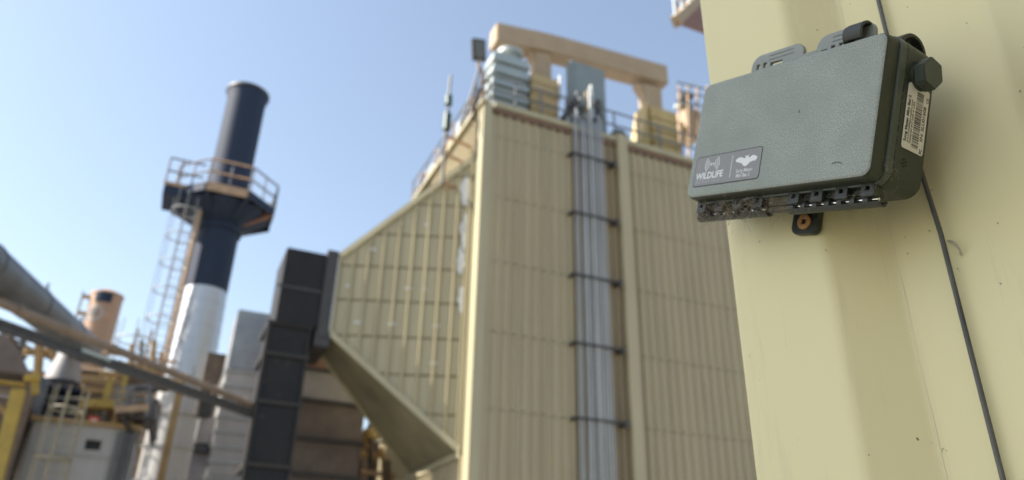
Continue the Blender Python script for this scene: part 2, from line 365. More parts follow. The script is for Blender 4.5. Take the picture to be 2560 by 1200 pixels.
# ------------------------------------------------------------------ chimney stack
tS = 26.0
def axis(t_, px, py): return g(px, py, t_)
c_ = g(625, 215, 15.0); 
SX, ST = c_.x, 15.0
def zs_at(px, py): return g(px, py, ST).z
stk = thing('chimney_stack', 'tall steel chimney with black upper part, silver lower part and flared rim', 'chimney', (SX, ST, 0))
ztop = g(625, 225, ST).z-.3; zsil = g(515, 690, ST-1).z-.35; z3 = g(470, 960, ST).z
def circ_r(px0, px1, py):
    a, b = g(px0, py, ST), g(px1, py, ST); return (b.x-a.x)/2
rT, rM, rB = circ_r(580, 668, 240)*1.13, circ_r(467, 566, 700)*1.12, circ_r(410, 524, 960)*1.14
print('stack', SX, ST, ztop, zsil, z3, rT, rM, rB)
pr = [(rM, zsil+.01), (rT, ztop-.55), (rT*1.08, ztop-.2), (rT*1.10, ztop), (rT*.95, ztop), (rT*.95, ztop-1.5)]
MB().lathe(pr, (SX, ST, 0), 56, cap=False).build('black_shell', M_stackblack, stk, smooth='auto')
MB().lathe([(rT*1.09, ztop-.12), (rT*1.14, ztop-.1), (rT*1.14, ztop+.02), (rT*1.09, ztop+.04)], (SX, ST, 0), 56, cap=False).build('rim', M_darksteel, stk, smooth='auto')
MB().lathe([(rT*.9, ztop-1.6), (rT*.9, ztop-1.5)], (SX, ST, 0), 40).build('flue_plug', M_glassdark, stk)
for k in range(7):
    za = zsil-(zsil-z3)*k/7; zb_ = zsil-(zsil-z3)*(k+1)/7; ra = rM+(rB-rM)*k/7; rb = rM+(rB-rM)*(k+1)/7
    MB().lathe([(rb, zb_+.03), (ra, za-.0)], (SX, ST, 0), 56, cap=False).build('silver_shell', M_stacksilver, stk, smooth='auto')
    MB().lathe([(rb, zb_-.03), (rb+.014, zb_-.03), (rb+.014, zb_+.03), (rb, zb_+.03)], (SX, ST, 0), 56, cap=False).build('seam_band', M_stacksilver, stk, smooth='auto')
rC = rB*1.12
MB().lathe([(rC*1.1, 0), (rC, z3*.75), (rB, z3-.03)], (SX, ST, 0), 56, cap=False).build('lower_shell', M_stackwhite, stk, smooth='auto')
for k in range(5):
    z = z3*(.86-.13*k); MB().lathe([(rC*1.0, z-.04), (rC*1.06, z-.04), (rC*1.06, z+.04), (rC, z+.04)], (SX, ST, 0), 48, cap=False).build('seam_band', M_stackwhite, stk)
for z in (zsil+2.9,):
    MB().lathe([(rM+.0, z-.08), (rM+.1, z-.08), (rM+.1, z+.08), (rM, z+.08)], (SX, ST, 0), 48, cap=False).build('stiffener_ring', M_stackblack, stk)
# platform with railing on the stack
zp = g(560, 492, ST).z-.6
plt = thing('stack_platform', 'octagonal steel service platform with railings wrapped around the black chimney', 'platform', (SX, ST, zp))
def octp(r, z, k, off=.5): a = (k+off)*math.pi/4; return Vector((SX+r*math.cos(a), ST+r*math.sin(a), z))
RP = circ_r(403, 690, 500)*.96
for k in range(8):
    a, b = octp(RP, zp, k), octp(RP, zp, k+1); ia, ib = octp(rT*1.02, zp, k), octp(rT*1.02, zp, k+1); up = Vector((0, 0, .08))
    if k == 6: pass
    MB().hexa([a, b, ib, ia], [a+up, b+up, ib+up, ia+up]).build('deck_plate', M_brownsteel, plt)
    dn = Vector((0, 0, -.32)); o_ = (a-Vector((SX, ST, zp))).normalized()*.03
    MB().hexa([a+up, b+up, b+dn, a+dn], [a+up+o_, b+up+o_, b+dn+o_, a+dn+o_]).build('skirt_plate', M_brownsteel if k == 5 else M_stackblack, plt)
    d0, d1 = octp(RP, zp-.34, k), octp(rM*1.0, zp-.95, k); w = (b-a).normalized()*.09
    MB().hexa([octp(RP, zp, k)-w, octp(RP, zp, k)+w, octp(rM, zp, k)+w, octp(rM, zp, k)-w], [d0-w, d0+w, d1+w, d1-w]).build('gusset', M_pink if k == 7 else M_stackblack, plt)
    MB().tube([a, a+Vector((0, 0, 1.25))], .05, 6).build('railing_post', M_railsteel, plt)
    mid = (a+b)/2; MB().tube([mid, mid+Vector((0, 0, 1.25))], .04, 6).build('railing_post', M_railsteel, plt)
    for h in (.62, 1.25): MB().tube([a+Vector((0, 0, h)), b+Vector((0, 0, h))], .045, 6).build('rail', M_brownsteel if k in (5,) else M_railsteel, plt)
pl_, pr2 = g(402, 512, ST-.4), g(470, 512, ST-.4)
MB().box(pl_.x, pr2.x, ST-1.3, ST+.5, zp-.45, zp+.06).build('landing', M_stackblack, plt, bevel=.02)
MB().box(pl_.x-.02, pr2.x, ST-1.36, ST-1.3, zp-.05, zp+.1).build('landing_edge', M_brownsteel, plt)
for x in (pl_.x, (pl_.x+pr2.x)/2):
    MB().tube([(x, ST-1.3, zp), (x, ST-1.3, zp+1.3)], .05, 6).build('railing_post', M_railsteel, plt)
for h in (.65, 1.3): MB().tube([(pl_.x, ST-1.3, zp+h), (pr2.x+.4, ST-1.3, zp+h)], .045, 6).build('rail', M_railsteel, plt)
# inner deck underside
MB().lathe([(rM*1.05, zp-1.0), (RP*.75, zp-.55), (RP*.9, zp-.35), (RP*.9, zp-.3)], (SX, ST, 0), 8, cap=False).build('underside_hopper', M_stackblack, plt)
# caged ladder
def ladder(px_b, px_t, label, s0, t0, z0, z1, group='caged ladders around the plant', rc=.55, m=M_galv):
    L = thing('caged_ladder', label, 'ladder', (s0, t0, z0), group)
    for dx in (-.24, .24): MB().bar((s0+dx, t0, z0), (s0+dx, t0, z1), .07).build('rail', M_brownsteel if m is M_galv else m, L)
    rg = MB(); n = int((z1-z0)/.32)
    for k in range(n): rg.tube([(s0-.24, t0, z0+.2+k*.32), (s0+.24, t0, z0+.2+k*.32)], .016, 5)
    rg.build('rung', m, L, kind='stuff')
    k = z0+1.2
    while k < z1:
        MB().ring((s0-.35*rc, t0-rc*.9, k), rc, .03, 18, 5).build('cage_hoop', m, L); k += 1.25
    for a in range(5):
        an = math.pi*(1.0+a/4)
        x, y = s0-.35*rc+rc*math.cos(an), t0-rc*.9+rc*math.sin(an)
        MB().bar((x, y, z0+1.2), (x, y, z1), .03).build('cage_strap', m, L)
    return L
pA, pB = g(470, 560, ST), g(395, 900, ST)
lx = (pA.x+g(415, 800, ST).x)/2
ladder(0, 0, 'long caged ladder climbing the left side of the tall chimney', g(452, 650, ST-.6).x-.05, ST-.6, 3.5, zp-.1)
ladder(0, 0, 'short caged ladder cage standing in front of the sky beside the silo', g(345, 900, 12).x, 12., 3, g(350, 822, 12).z, rc=.66)
# conduit up the stack's left side
pc = MB(); xx = g(484, 600, ST-.9).x
pc.tube([(xx, ST-.9, z3-.5), (xx, ST-.9, zp+.5)], .09, 8); tag(pc.build('stack_pipe', M_brownsteel), 'thin tan riser pipe running up beside the caged ladder on the chimney', 'pipe').matrix_world = GM

# ------------------------------------------------------------------ orange silo
tO = 24.0
a, b = g(226, 742, tO), g(309, 755, tO)
OX = (g(225, 742, tO).x+g(309, 752, tO).x)/2; ro = (b.x-a.x)/2*.97; zo = g(268, 738, tO).z
silo = thing('orange_silo', 'orange cylindrical silo with a dark square hatch near its top and worn round emblem', 'silo', (OX, tO, 0))
MB().lathe([(ro, 0), (ro, zo-.15)], (OX, tO, 0), 48).build('silo_shell', M_orange, silo, smooth='auto')
MB().lathe([(ro*1.04, zo-.15), (ro*1.04, zo), (ro*.4, zo+.25), (.05, zo+.3)], (OX, tO, 0), 48).build('silo_roof', M_orange, silo, smooth='auto')
def on_cyl(cx, cy, r, ang, w, z0, z1, th, mb):
    n = 8; vs = []
    for i in range(n+1):
        a = ang+(i/n-.5)*w/r
        for rr in (r, r+th):
            for z in (z0, z1): vs.append((cx+rr*math.cos(a), cy+rr*math.sin(a), z))
    fs = [];
    for i in range(n):
        o = i*4; fs += [(o+2, o+3, o+7, o+6), (o+3, o+1, o+5, o+7), (o, o+2, o+6, o+4)]
    fs += [(0, 1, 3, 2), (n*4, n*4+2, n*4+3, n*4+1)]; mb.add(vs, fs); return mb
on_cyl(OX, tO, ro, R_(-97), .78, g(255, 765, tO).z, g(255, 741, tO).z, .04, MB()).build('hatch', M_stackblack, silo)
# worn oval emblem: pale ring with a dark inner mark
zem = g(235, 792, tO).z
em = MB(); nn = 28
for i in range(nn):
    a = 2*math.pi*i/nn; b2 = 2*math.pi*(i+1)/nn; vs = []
    for q in (a, b2):
        for k in (.72, 1.0):
            th = R_(-113)+.42*k*math.cos(q)/ro; vs.append((OX+(ro+.02)*math.cos(th), tO+(ro+.02)*math.sin(th), zem+.42*k*math.sin(q)))
    em.add(vs, [(0, 1, 3, 2)])
em.build('emblem_ring', M_greysheet, silo)
on_cyl(OX, tO, ro, R_(-113), .3, zem-.16, zem+.16, .03, MB()).build('emblem_mark', M_railsteel, silo)
on_cyl(OX, tO, ro, R_(-84), .9, zem-.28, zem+.14, .015, MB()).build('worn_lettering_panel', mat('faded_panel', (.44, .26, .16), (.40, .22, .13), rough=.6), silo)
for k in range(9):
    z = zo-.3-k*.9; MB().box(OX-ro-.35, OX-ro-.0, tO-.3, tO+.1, z-.05, z+.05).build('ladder_bracket', M_ochre, silo)
MB().box(OX-ro-.38, OX-ro-.3, tO-.3, tO-.2, 0, zo-.1).build('ladder_rail', M_ochre, silo)

# ------------------------------------------------------------------ diagonal pipes on the left
def gd(px, py, d):                               # grid point at horizontal distance d
    r = ray(px, py); p = CAM+r*(d/math.hypot(r.x, r.y)); q = p-CN
    return Vector((q.dot(e1), q.dot(e2), p.z))
def pipe_thing(name, label, p, q, r, m, flanges=0, cat='pipe', n=20):
    c = (p+q)/2; tt = thing(name, label, cat, tuple(c))
    MB().tube([p, q], r, n).build('pipe_body', m, tt, smooth='auto')
    d = (q-p).normalized()
    for k in range(flanges):
        x = p.lerp(q, (k+.5)/flanges); MB().tube([x-d*.05, x+d*.05], r*1.22, n).build('pipe_flange', m, tt, smooth='auto')
    return tt
P0, P1 = gd(-170, 688, 15.3), gd(645, 1018, 21); pipe_thing('brown_pipe', 'slim brown pipe crossing diagonally in front of the silo and chimney', P0, P1, .088, M_pipe, 8)
# dark trough pair
q0, q1 = gd(-170, 762, 15), gd(640, 1043, 20.9)
tr = thing('dark_cable_tray', 'dark twin-rail cable tray running diagonally below the slim brown pipe', 'cable tray', tuple((q0+q1)/2))
w = Vector((0, 0, .13))
MB().bar(q0, q1, .10, .10).build('lower_rail', M_darksteel, tr); MB().bar(q0+w*.9, q1+w*.9, .11, .08).build('upper_rail', M_darksteel, tr)
for k in range(26):
    x = q0.lerp(q1, (k+.5)/26); MB().bar(x, x+w*.9, .10, .10).build('spacer', M_darksteel, tr)
MB().bar(q0.lerp(q1, .0)+w*.45, q0.lerp(q1, .78)+w*.45, .05, .12).build('web_plate', M_darksteel, tr)
lt = q0.lerp(q1, .345)+Vector((0, -.1, .10)); l2 = q0.lerp(q1, .43)+Vector((0, -.1, .10))
tag(MB().bar(lt, l2, .08, .07).build('white_tube_fixture', M_cabl), 'short pale tube fixed to the dark diagonal cable tray', 'pipe').matrix_world = GM
# big grey pipe
c0, c1 = gd(-150, 560, 13.5), gd(216, 872, 22)
bp = thing('grey_duct_pipe', 'large smooth grey round duct descending diagonally at the upper left', 'duct', tuple((c0+c1)/2))
MB().tube([c0, c0.lerp(c1, .5), c1], .42, 40, rads=[.37, .37, .37]).build('pipe_body', M_pipegrey, bp, smooth='auto')
for k in (.2, .5, .8):
    x = c0.lerp(c1, k); d = (c1-c0).normalized(); MB().tube([x-d*.03, x+d*.03], .385, 40).build('seam_band', M_pipegrey, bp, smooth='auto')
for k in (.56, .88):
    x = c0.lerp(c1, k)+Vector((0, 0, .42)); MB().tube([x, x+Vector((0, 0, .18))], .03, 8).build('nozzle', M_railsteel, bp)
# ------------------------------------------------------------------ lower left structures
tw = 5.0
def bx_px(mb, px0, py0, px1, py1, t, dep):
    a, b = g(px0, py0, t), g(px1, py1, t); return mb.box(a.x, b.x, t, t+dep, b.z, a.z)
wb = thing('white_block_building', 'low stained white building with one small dark square window', 'building', (g(200, 1150, tw).x, tw, 0))
xa, xb = g(70, 1110, tw).x, g(335, 1110, tw).x; zt = g(200, 1062, tw).z
wa, wbx = g(216, 1098, tw), g(249, 1127, tw)
W = MB(); W.box(xa, wa.x, tw, tw+4, 0, zt); W.box(wbx.x, xb, tw, tw+4, 0, zt); W.box(wa.x, wbx.x, tw, tw+4, wa.z, zt); W.box(wa.x, wbx.x, tw, tw+4, 0, wbx.z)
W.build('wall', M_stackwhite, wb)
MB().box(wa.x, wbx.x, tw+.18, tw+.2, wbx.z, wa.z).build('window_pane', M_glassdark, wb)
fr = MB(); s_ = .05
fr.box(wa.x-s_, wbx.x+s_, tw-.03, tw+.02, wa.z, wa.z+s_); fr.box(wa.x-s_, wbx.x+s_, tw-.03, tw+.02, wbx.z-s_, wbx.z)
fr.box(wa.x-s_, wa.x, tw-.03, tw+.02, wbx.z, wa.z); fr.box(wbx.x, wbx.x+s_, tw-.03, tw+.02, wbx.z, wa.z); fr.build('window_frame', M_stackwhite, wb)
MB().box(xa-.1, xb+.1, tw-.12, tw+4.1, zt, zt+.12).build('roof_edge', M_ochre, wb)
for k in range(7):
    xk = g(275+k*9, 1180, tw).x; MB().tube([(xk, tw-.15, 0), (xk, tw-.15, zt-.1)], .03, 6).build('wall_pipe', M_railsteel, wb)
MB().box(xa, xb, tw-.04, tw, g(200, 1140, tw).z-.03, g(200, 1140, tw).z+.03).build('wall_band', M_greysheet, wb)

# dark machinery on top of the white building
dm = thing('dark_machine_housing', 'dark blue-black machine housing with horizontal ribs above the white building', 'machine', (g(140, 1000, tw+.8).x, tw+.8, zt))
t1 = tw+.6
for i, (y0, y1) in enumerate(((958, 980), (983, 1003), (1006, 1026), (1029, 1058))):
    b = MB(); bx_px(b, 92-i*4, y0, 205, y1, t1, 1.6); b.build('housing_panel', M_stackblack if i != 1 else M_railsteel, dm, bevel=.03)
b = MB(); bx_px(b, 84, 940, 92, 1060, t1-.1, .2); b.build('edge_post', M_railsteel, dm)
hp = thing('silver_hopper', 'silver galvanised cone hopper below the grey duct', 'hopper', (g(160, 920, t1+.8).x, t1+.8, 8))
hx = g(165, 920, t1+.8); w0 = (g(205, 885, t1+.8).x-g(115, 885, t1+.8).x)/2
MB().lathe([(w0*1.1, g(165, 957, t1+.8).z), (w0*.85, g(165, 915, t1+.8).z), (w0*.55, g(165, 872, t1+.8).z)], (hx.x, t1+.8, 0), 24).build('cone', M_greyduct, hp, smooth='auto')
MB().tube([(hx.x, t1+.8, g(165, 872, t1+.8).z), c1+Vector((0, 0, -.1))], w0*.45, 20).build('inlet_pipe', M_pipegrey, hp, smooth='auto')
# left red-brown bin and yellow frames
rb = thing('red_oxide_bin', 'dull red-brown steel bin behind the yellow frame at the far left', 'bin', (g(0, 900, 4).x, 4, 0))
a, b = g(-120, 820, 4), g(52, 880, 4); c3 = g(68, 935, 4)
MB().prism([(a.x, a.z), (g(20, 815, 4).x, a.z), (b.x, b.z), (c3.x, c3.z), (a.x, c3.z)], (0, 3, 0), (0, 4, 0)).build('bin_body', M_brownduct, rb)
b = MB(); b.box(g(-200, 1150, 4.2).x, g(22, 1150, 4.2).x, 4.2, 6.2, 0, g(0, 990, 4.2).z); b.build('lower_body', M_brick, rb)
for x in (-90, 40):
    p = g(x, 1100, 4.1); MB().box(p.x-.1, p.x+.1, 4, 4.2, 0, g(x, 935, 4).z).build('leg', M_brick, rb)
yf = thing('yellow_scaffold', 'bright yellow steel frame with a leaning column at the far left edge', 'steel frame', (g(0, 1000, 1).x, 1, 0))
b = MB(); bx_px(b, -160, 936, 62, 957, 1., .3); b.build('beam', M_safety, yf)
p, q = g(48, 975, .8), g(-6, 1180, .8); dd = (q-p); q = p+dd*((p.z)/(p.z-q.z)); MB().bar(p, q, .26, .26).build('column', M_safety, yf)
p, q = g(0, 985, 1.1), g(30, 1060, 1.1); MB().bar(g(-60, 960, 1.2), g(30, 1050, 1.2), .1).build('brace', M_ochre, yf)
MB().bar(g(88, 935, 1.5), g(88, 985, 1.5), .16).build('bracket_post', M_safety, yf); MB().bar(g(60, 945, 1.4), g(100, 945, 1.4), .14).build('beam', M_safety, yf)
MB().bar(g(-60, 957, 1.), (g(-60, 957, 1.).x, 1., 0), .25).build('column', M_safety, yf)
yp = thing('yellow_gantry', 'yellow platform gantry with guard rails between the silo and chimney', 'gantry', (g(250, 1000, 5.5).x, 5.5, 5))
t2 = 5.4
for (p, q, w) in (((205, 1008), (300, 1012), .22), ((296, 1010), (318, 930), .14), ((262, 1008), (276, 945), .16), ((205, 975), (300, 978), .07), ((205, 950), (310, 955), .07), ((205, 1060), (345, 1064), .12), ((285, 935), (330, 938), .10)):
    MB().bar(g(*p, t2), g(*q, t2), w).build('beam', M_safety if w > .1 else M_ochre, yp)
for x in (206, 298):
    p = g(x, 1010, t2+.3); MB().box(p.x-.08, p.x+.08, t2+.2, t2+.36, 0, p.z).build('post', M_ochre, yp)
for i, x in enumerate((230, 262, 290)):
    p = g(x, 1040, t2+.2); MB().box(p.x-.3, p.x+.25, t2+.25, t2+1.2, p.z-.35, p.z+.3).build('equipment_case', [M_brick, M_railsteel, M_brick][i], yp, bevel=.03)
sg = MB(); bx_px(sg, 223, 1040, 246, 1058, t2-.05, .03); tag(sg.build('red_sign', M_sign), 'small red and white sign plate hung on the yellow gantry', 'sign').matrix_world = GM
b = MB(); bx_px(b, 229, 1047, 240, 1058, t2-.056, .004); 
o = b.build('sign_face', M_white, None); o.matrix_world = GM
o.parent = bpy.data.objects['red_sign']; o.matrix_parent_inverse = Matrix(); o.matrix_world = GM; o.matrix_local = Matrix()
# dark access platform with braces
ap = thing('access_platform', 'dark steel access platform with mesh railing and diagonal braces left of the chimney foot', 'platform', (g(340, 1030, 6).x, 5, 5))
t3 = 4.4
a, b = g(290, 1030, t3), g(392, 1046, t3)
MB().hexa([(a.x, t3, a.z-.04), (b.x, t3+.6, b.z-.04), (b.x, t3+1.6, b.z-.04), (a.x, t3+1.4, a.z-.04)], [(a.x, t3, a.z+.06), (b.x, t3+.6, b.z+.06), (b.x, t3+1.6, b.z+.06), (a.x, t3+1.4, a.z+.06)]).build('deck', M_darksteel, ap)
MB().bar(g(286, 1026, t3), g(372, 1018, t3), .13, .16).build('kick_plate', M_brownsteel, ap)
for x in (290, 330, 372): MB().bar(g(x, 1028-.1*(x-290), t3), g(x+4, 972-.12*(x-290), t3), .06).build('railing_post', M_railsteel, ap)
for dy in (0, 18, 36): MB().bar(g(292, 972+dy, t3), g(376, 960+dy, t3), .045).build('rail', M_railsteel, ap)
for i in range(9): MB().bar(g(292+i*10, 974, t3), g(290+i*10, 1020, t3), .02).build('mesh_wire', M_brownsteel, ap)
MB().bar(g(296, 1034, t3), g(334, 1085, t3+.5), .08).build('brace', M_darksteel, ap); MB().bar(g(372, 1040, t3), g(382, 1115, t3+.5), .08).build('brace', M_darksteel, ap)
p = g(332, 1040, t3+.6); MB().box(p.x-.09, p.x+.09, t3+.5, t3+.66, 0, p.z).build('post', M_brick, ap)
# ochre T post in front of the chimney foot
tp = thing('ochre_pipe_support', 'ochre steel T-shaped pipe support standing before the chimney foot', 'pipe support', (g(430, 1100, 6).x, 6, 0))
p = g(452, 965, 6); MB().box(p.x-.11, p.x+.11, 6, 6.2, 0, p.z).build('post', M_ochre, tp)
MB().bar(g(400, 962, 6), g(515, 990, 6), .16).build('crossbeam', M_ochre, tp)
for (x0, y0, x1, y1) in ((505, 975, 525, 1040),): b = MB(); bx_px(b, x0, y0, x1, y1, 6.4, .5); b.build('clamp_block', M_darksteel, tp, bevel=.02)
gp = thing('grey_column_casing', 'narrow grey casing with dark joint box between the chimney foot and silver duct', 'column', (g(512, 1100, 7).x, 7.5, 0))
b = MB(); bx_px(b, 500, 1040, 530, 1110, 7.4, .8); b.build('casing', M_greyduct, gp)
b = MB(); bx_px(b, 486, 1110, 520, 1133, 7.2, .8); b.build('joint_box', M_darksteel, gp, bevel=.02)
p = g(505, 1133, 7.4); MB().box(p.x-.3, p.x+.35, 7.4, 8.2, 0, p.z).build('casing', M_greyduct, gp)
b = MB(); bx_px(b, 520, 880, 560, 1040, 9.5, .7); b.build('upper_box', M_brick, gp)
# background pipe racks between silo and chimney
pr_ = thing('pipe_rack', 'tangle of ochre pipes and handrails on a rack behind the diagonal pipes', 'pipe rack', (g(300, 920, 9).x, 9, 0))
for (p, q, w, m) in (((60, 880), (130, 880), .12, M_ochre), ((100, 850), (90, 1000), .14, M_ochre), ((128, 870), (150, 950), .12, M_ochre), ((205, 930), (460, 960), .14, M_ochre), ((240, 900), (440, 925), .07, M_ochre), ((240, 880), (440, 905), .05, M_brownsteel),
                     ((330, 860), (328, 960), .08, M_ochre), ((355, 850), (350, 960), .07, M_railsteel), ((385, 850), (382, 960), .08, M_ochre), ((300, 900), (298, 960), .08, M_railsteel), ((405, 880), (402, 970), .08, M_brownsteel),
                     ((300, 945), (420, 960), .25, M_brick), ((320, 925), (400, 935), .16, M_ochre), ((150, 900), (310, 960), .06, M_brownsteel), ((20, 840), (60, 900), .12, M_brick), ((60, 830), (55, 900), .10, M_pipegrey), ((0, 830), (140, 905), .05, M_railsteel)):
    MB().tube([g(*p, 9), g(*q, 9.4)], w, 8).build('pipe', m, pr_, smooth='auto')
for x in (105, 250, 345):
    p = g(x, 960, 9.2); MB().box(p.x-.12, p.x+.12, 9.1, 9.34, 0, p.z+.3).build('post', M_ochre, pr_)
b = MB(); b.box(g(40, 960, 18).x, g(560, 960, 18).x, 18, 20, 0, g(300, 952, 18).z); o = b.build('dark_process_shed', M_brick, None); o.matrix_world = GM; tag(o, 'brown process shed standing behind the ladders and yellow gantry', 'building')
random.seed(5)
pl2 = thing('process_plant', 'dense dark tangle of valves, pipes and walkways behind the yellow gantry', 'pipework', (g(250, 960, 7).x, 7, 0))
for k in range(34):
    x, y = random.uniform(75, 395), random.uniform(925, 1050); L = random.uniform(20, 90); m_ = random.choice([M_darksteel, M_brick, M_railsteel, M_ochre, M_brownsteel, M_darksteel])
    if random.random() < .5: p, q = g(x, y, 7.5), g(x+L, y+L*.08, 7.6)
    else: p, q = g(x, y, 7.3), g(x-3, y+L, 7.4)
    MB().tube([p, q], random.uniform(.04, .13), 8).build('pipe', m_, pl2, smooth='auto')
for (x0_, y0_, x1_, y1_, m_) in ((70, 960, 150, 1050, M_darksteel), (205, 962, 262, 1005, M_brick), (300, 955, 370, 1000, M_brick), (235, 1015, 300, 1052, M_darksteel), (325, 1000, 395, 1060, M_brick)):
    b = MB(); bx_px(b, x0_, y0_, x1_, y1_, 8.2, .8); b.build('equipment_case', m_, pl2, bevel=.03)
for x in (100, 240, 340):
    p = g(x, 1010, 8.3); MB().box(p.x-.08, p.x+.08, 8.3, 8.46, 0, p.z+.4).build('post', M_darksteel, pl2)
# vertical ladder left of window
ladder(0, 0, 'open caged ladder in front of the white building left of its window', g(165, 1100, 4.2).x, 4.2, 0, g(165, 975, 4.2).z, rc=.4, m=mat('old_ladder', (.33, .29, .2), (.22, .2, .15), rough=.6))
# ------------------------------------------------------------------ roof equipment on the main building
rf = 16.52
tB = .9
bm_ = thing('rooftop_portal_frame', 'massive tan box-girder portal beam on two posts above the clad building roof', 'steel frame', (3.9, tB+.5, rf))
a0, a1 = g(1243, 53, tB), g(1668, 163, tB); b0, b1 = g(1246, 103, tB), g(1668, 208, tB)
zT = (a0.z+a1.z)/2; zB = (b0.z+b1.z)/2; kn = g(1372, 82, tB)
print('beam', a0, a1, b0, b1, kn)
DB = .68
half = lambda: None
MB().prism([(a0.x, b0.z), (a0.x, a0.z-.03), (kn.x, kn.z), (a1.x, a1.z), (a1.x, b1.z-.0), (kn.x, zB)], (0, DB, 0), (0, tB, 0)).build('beam', M_concrete, bm_, bevel=.03)
for (x0, x1) in ((g(1338, 190, tB+.1).x, g(1380, 190, tB+.1).x), (g(1612, 240, tB+.1).x, g(1656, 240, tB+.1).x)):
    MB().box(x0, x1, tB+.12, tB+DB-.12, rf, zB+.05).build('post', M_concrete, bm_, bevel=.03)
    MB().prism([(x0, zB-.02), (x0-.28, zB-.02), (x0, zB-.5)], (0, .36, 0), (0, tB+.16, 0)).build('haunch', M_concrete, bm_)
def ribbed(name, label, x0, x1, t0, dep, z0, z1, n, m, cat='bin', capm=None):
    T_ = thing(name, label, cat, ((x0+x1)/2, t0, z0)); h = (z1-z0)/n
    for k in range(n):
        b = MB(); a, c = z0+k*h, z0+(k+1)*h
        fl_ = .06 if m is M_cabl else .02; a += h*(.22 if m is M_cabl else .06)
        b.add([(x0-fl_, t0-fl_, a), (x1+fl_, t0-fl_, a), (x1+fl_, t0+dep+fl_, a), (x0-fl_, t0+dep+fl_, a), (x0, t0, c), (x1, t0, c), (x1, t0+dep, c), (x0, t0+dep, c)],
              [(0, 3, 2, 1), (4, 5, 6, 7), (0, 1, 5, 4), (1, 2, 6, 5), (2, 3, 7, 6), (3, 0, 4, 7)])
        b.build('louvre_tier', m, T_)
    MB().box(x0+.06, x1-.06, t0+.06, t0+dep-.06, z0, z1-.05).build('core', M_cab if m is M_cabl else M_ochre, T_)
    return T_
tl = .35
lv = ribbed('silver_louvred_vent', 'silver tiered louvred vent housing with a round cowl under the left end of the beam', g(1232, 240, tl).x, g(1318, 240, tl).x, tl, .7, rf, g(1280, 140, tl).z, 5, M_cabl, 'vent')
vx = g(1266, 120, tl+.6); zz = g(1280, 140, tl).z
MB().lathe([(.30, zz-.1), (.30, zz+.22), (.46, zz+.25), (.48, zz+.40), (.3, zz+.5), (.05, zz+.54)], (vx.x+.05, tl+.4, 0), 24).build('cowl', M_cabl, lv, smooth='auto')
x0, x1 = g(1328, 240, .3).x, g(1394, 240, .3).x
ribbed('tan_ribbed_block', 'ochre ribbed housing block at the foot of the left portal post', x0, x1, .25, .6, rf, g(1360, 193, .3).z, 5, mat('tan_block_paint', (.40, .30, .15), (.33, .25, .13), rough=.6, nscale=2), 'housing')
x0, x1 = g(1628, 300, .3).x, g(1690, 300, .3).x
yb = ribbed('yellow_ribbed_block', 'yellow ribbed housing block with sunlit sloping side at the foot of the right portal post', x0, x1, .25, 1.0, rf, g(1660, 276, .3).z, 4, M_yellow, 'housing')
MB().prism([(x0-.85, rf), (x0-.05, rf), (x0-.05, g(1660, 262, .3).z), (x0-.35, rf+.85)], (0, .9, 0), (0, .35, 0)).build('sloping_side', M_yellow, yb)
cb = thing('grey_control_cabinet', 'tall grey steel cabinet standing on the roof behind the conduit tops', 'cabinet', (4, .5, rf))
xa, xb = g(1426, 200, .5).x, g(1513, 200, .5).x; zc = g(1470, 162, .5).z
MB().box(xa, xb, .5, .85, rf+.1, zc).build('body', M_cab, cb, bevel=.03)
MB().box(xa+.16, xb-.06, .47, .5, rf+.3, zc-.12).build('door', M_cab, cb, bevel=.008)
MB().box(xa+.24, xa+.28, .44, .47, rf+1.2, rf+1.4).build('door_handle', M_darksteel, cb)
for x in (xa+.1, xb-.1): MB().box(x-.05, x+.05, .55, .65, rf-.02, rf+.1).build('foot', M_darksteel, cb)
mu = thing('grey_fan_unit', 'small grey faceted fan unit on the roof right of the cabinet', 'fan unit', (5.2, .4, rf))
xa, xb = g(1530, 310, .3).x, g(1568, 310, .3).x
MB().prism([(xa, rf), (xb, rf), (xb+.05, rf+.5), (xb-.15, rf+.72), (xa+.15, rf+.72), (xa-.05, rf+.4)], (0, .8, 0), (0, .3, 0)).build('casing', M_cab, mu, bevel=.02)
MB().ring(((xa+xb)/2, .29, rf+.36), .2, .03, nrm=(0, 1, 0)).build('fan_ring', M_darksteel, mu)
# valve and pipe tangle near conduit tops
vt = thing('valve_cluster', 'dark valves and short pipes clustered on the roof edge above the conduits', 'valves', (3.4, -.1, rf))
for (p, q, r, m) in (((1405, 300), (1425, 270), .10, M_darksteel), ((1425, 270), (1445, 235), .07, M_darksteel), ((1445, 300), (1442, 230), .06, M_railsteel), ((1480, 300), (1478, 215), .07, M_galv), ((1490, 250), (1500, 300), .09, M_darksteel), ((1400, 250), (1400, 190), .05, M_galv), ((1465, 230), (1465, 300), .05, M_ochre), ((1425, 290), (1500, 300), .08, M_railsteel), ((1452, 245), (1452, 270), .16, M_cab)):
    MB().tube([g(*p, .1), g(*q, .15)], r, 10).build('pipe', m, vt, smooth='auto')
for p in ((1425, 268), (1445, 262), (1495, 262)):
    MB().ring(g(*p, .0), .16, .03, nrm=(0, 1, .3)).build('handwheel', M_darksteel, vt)
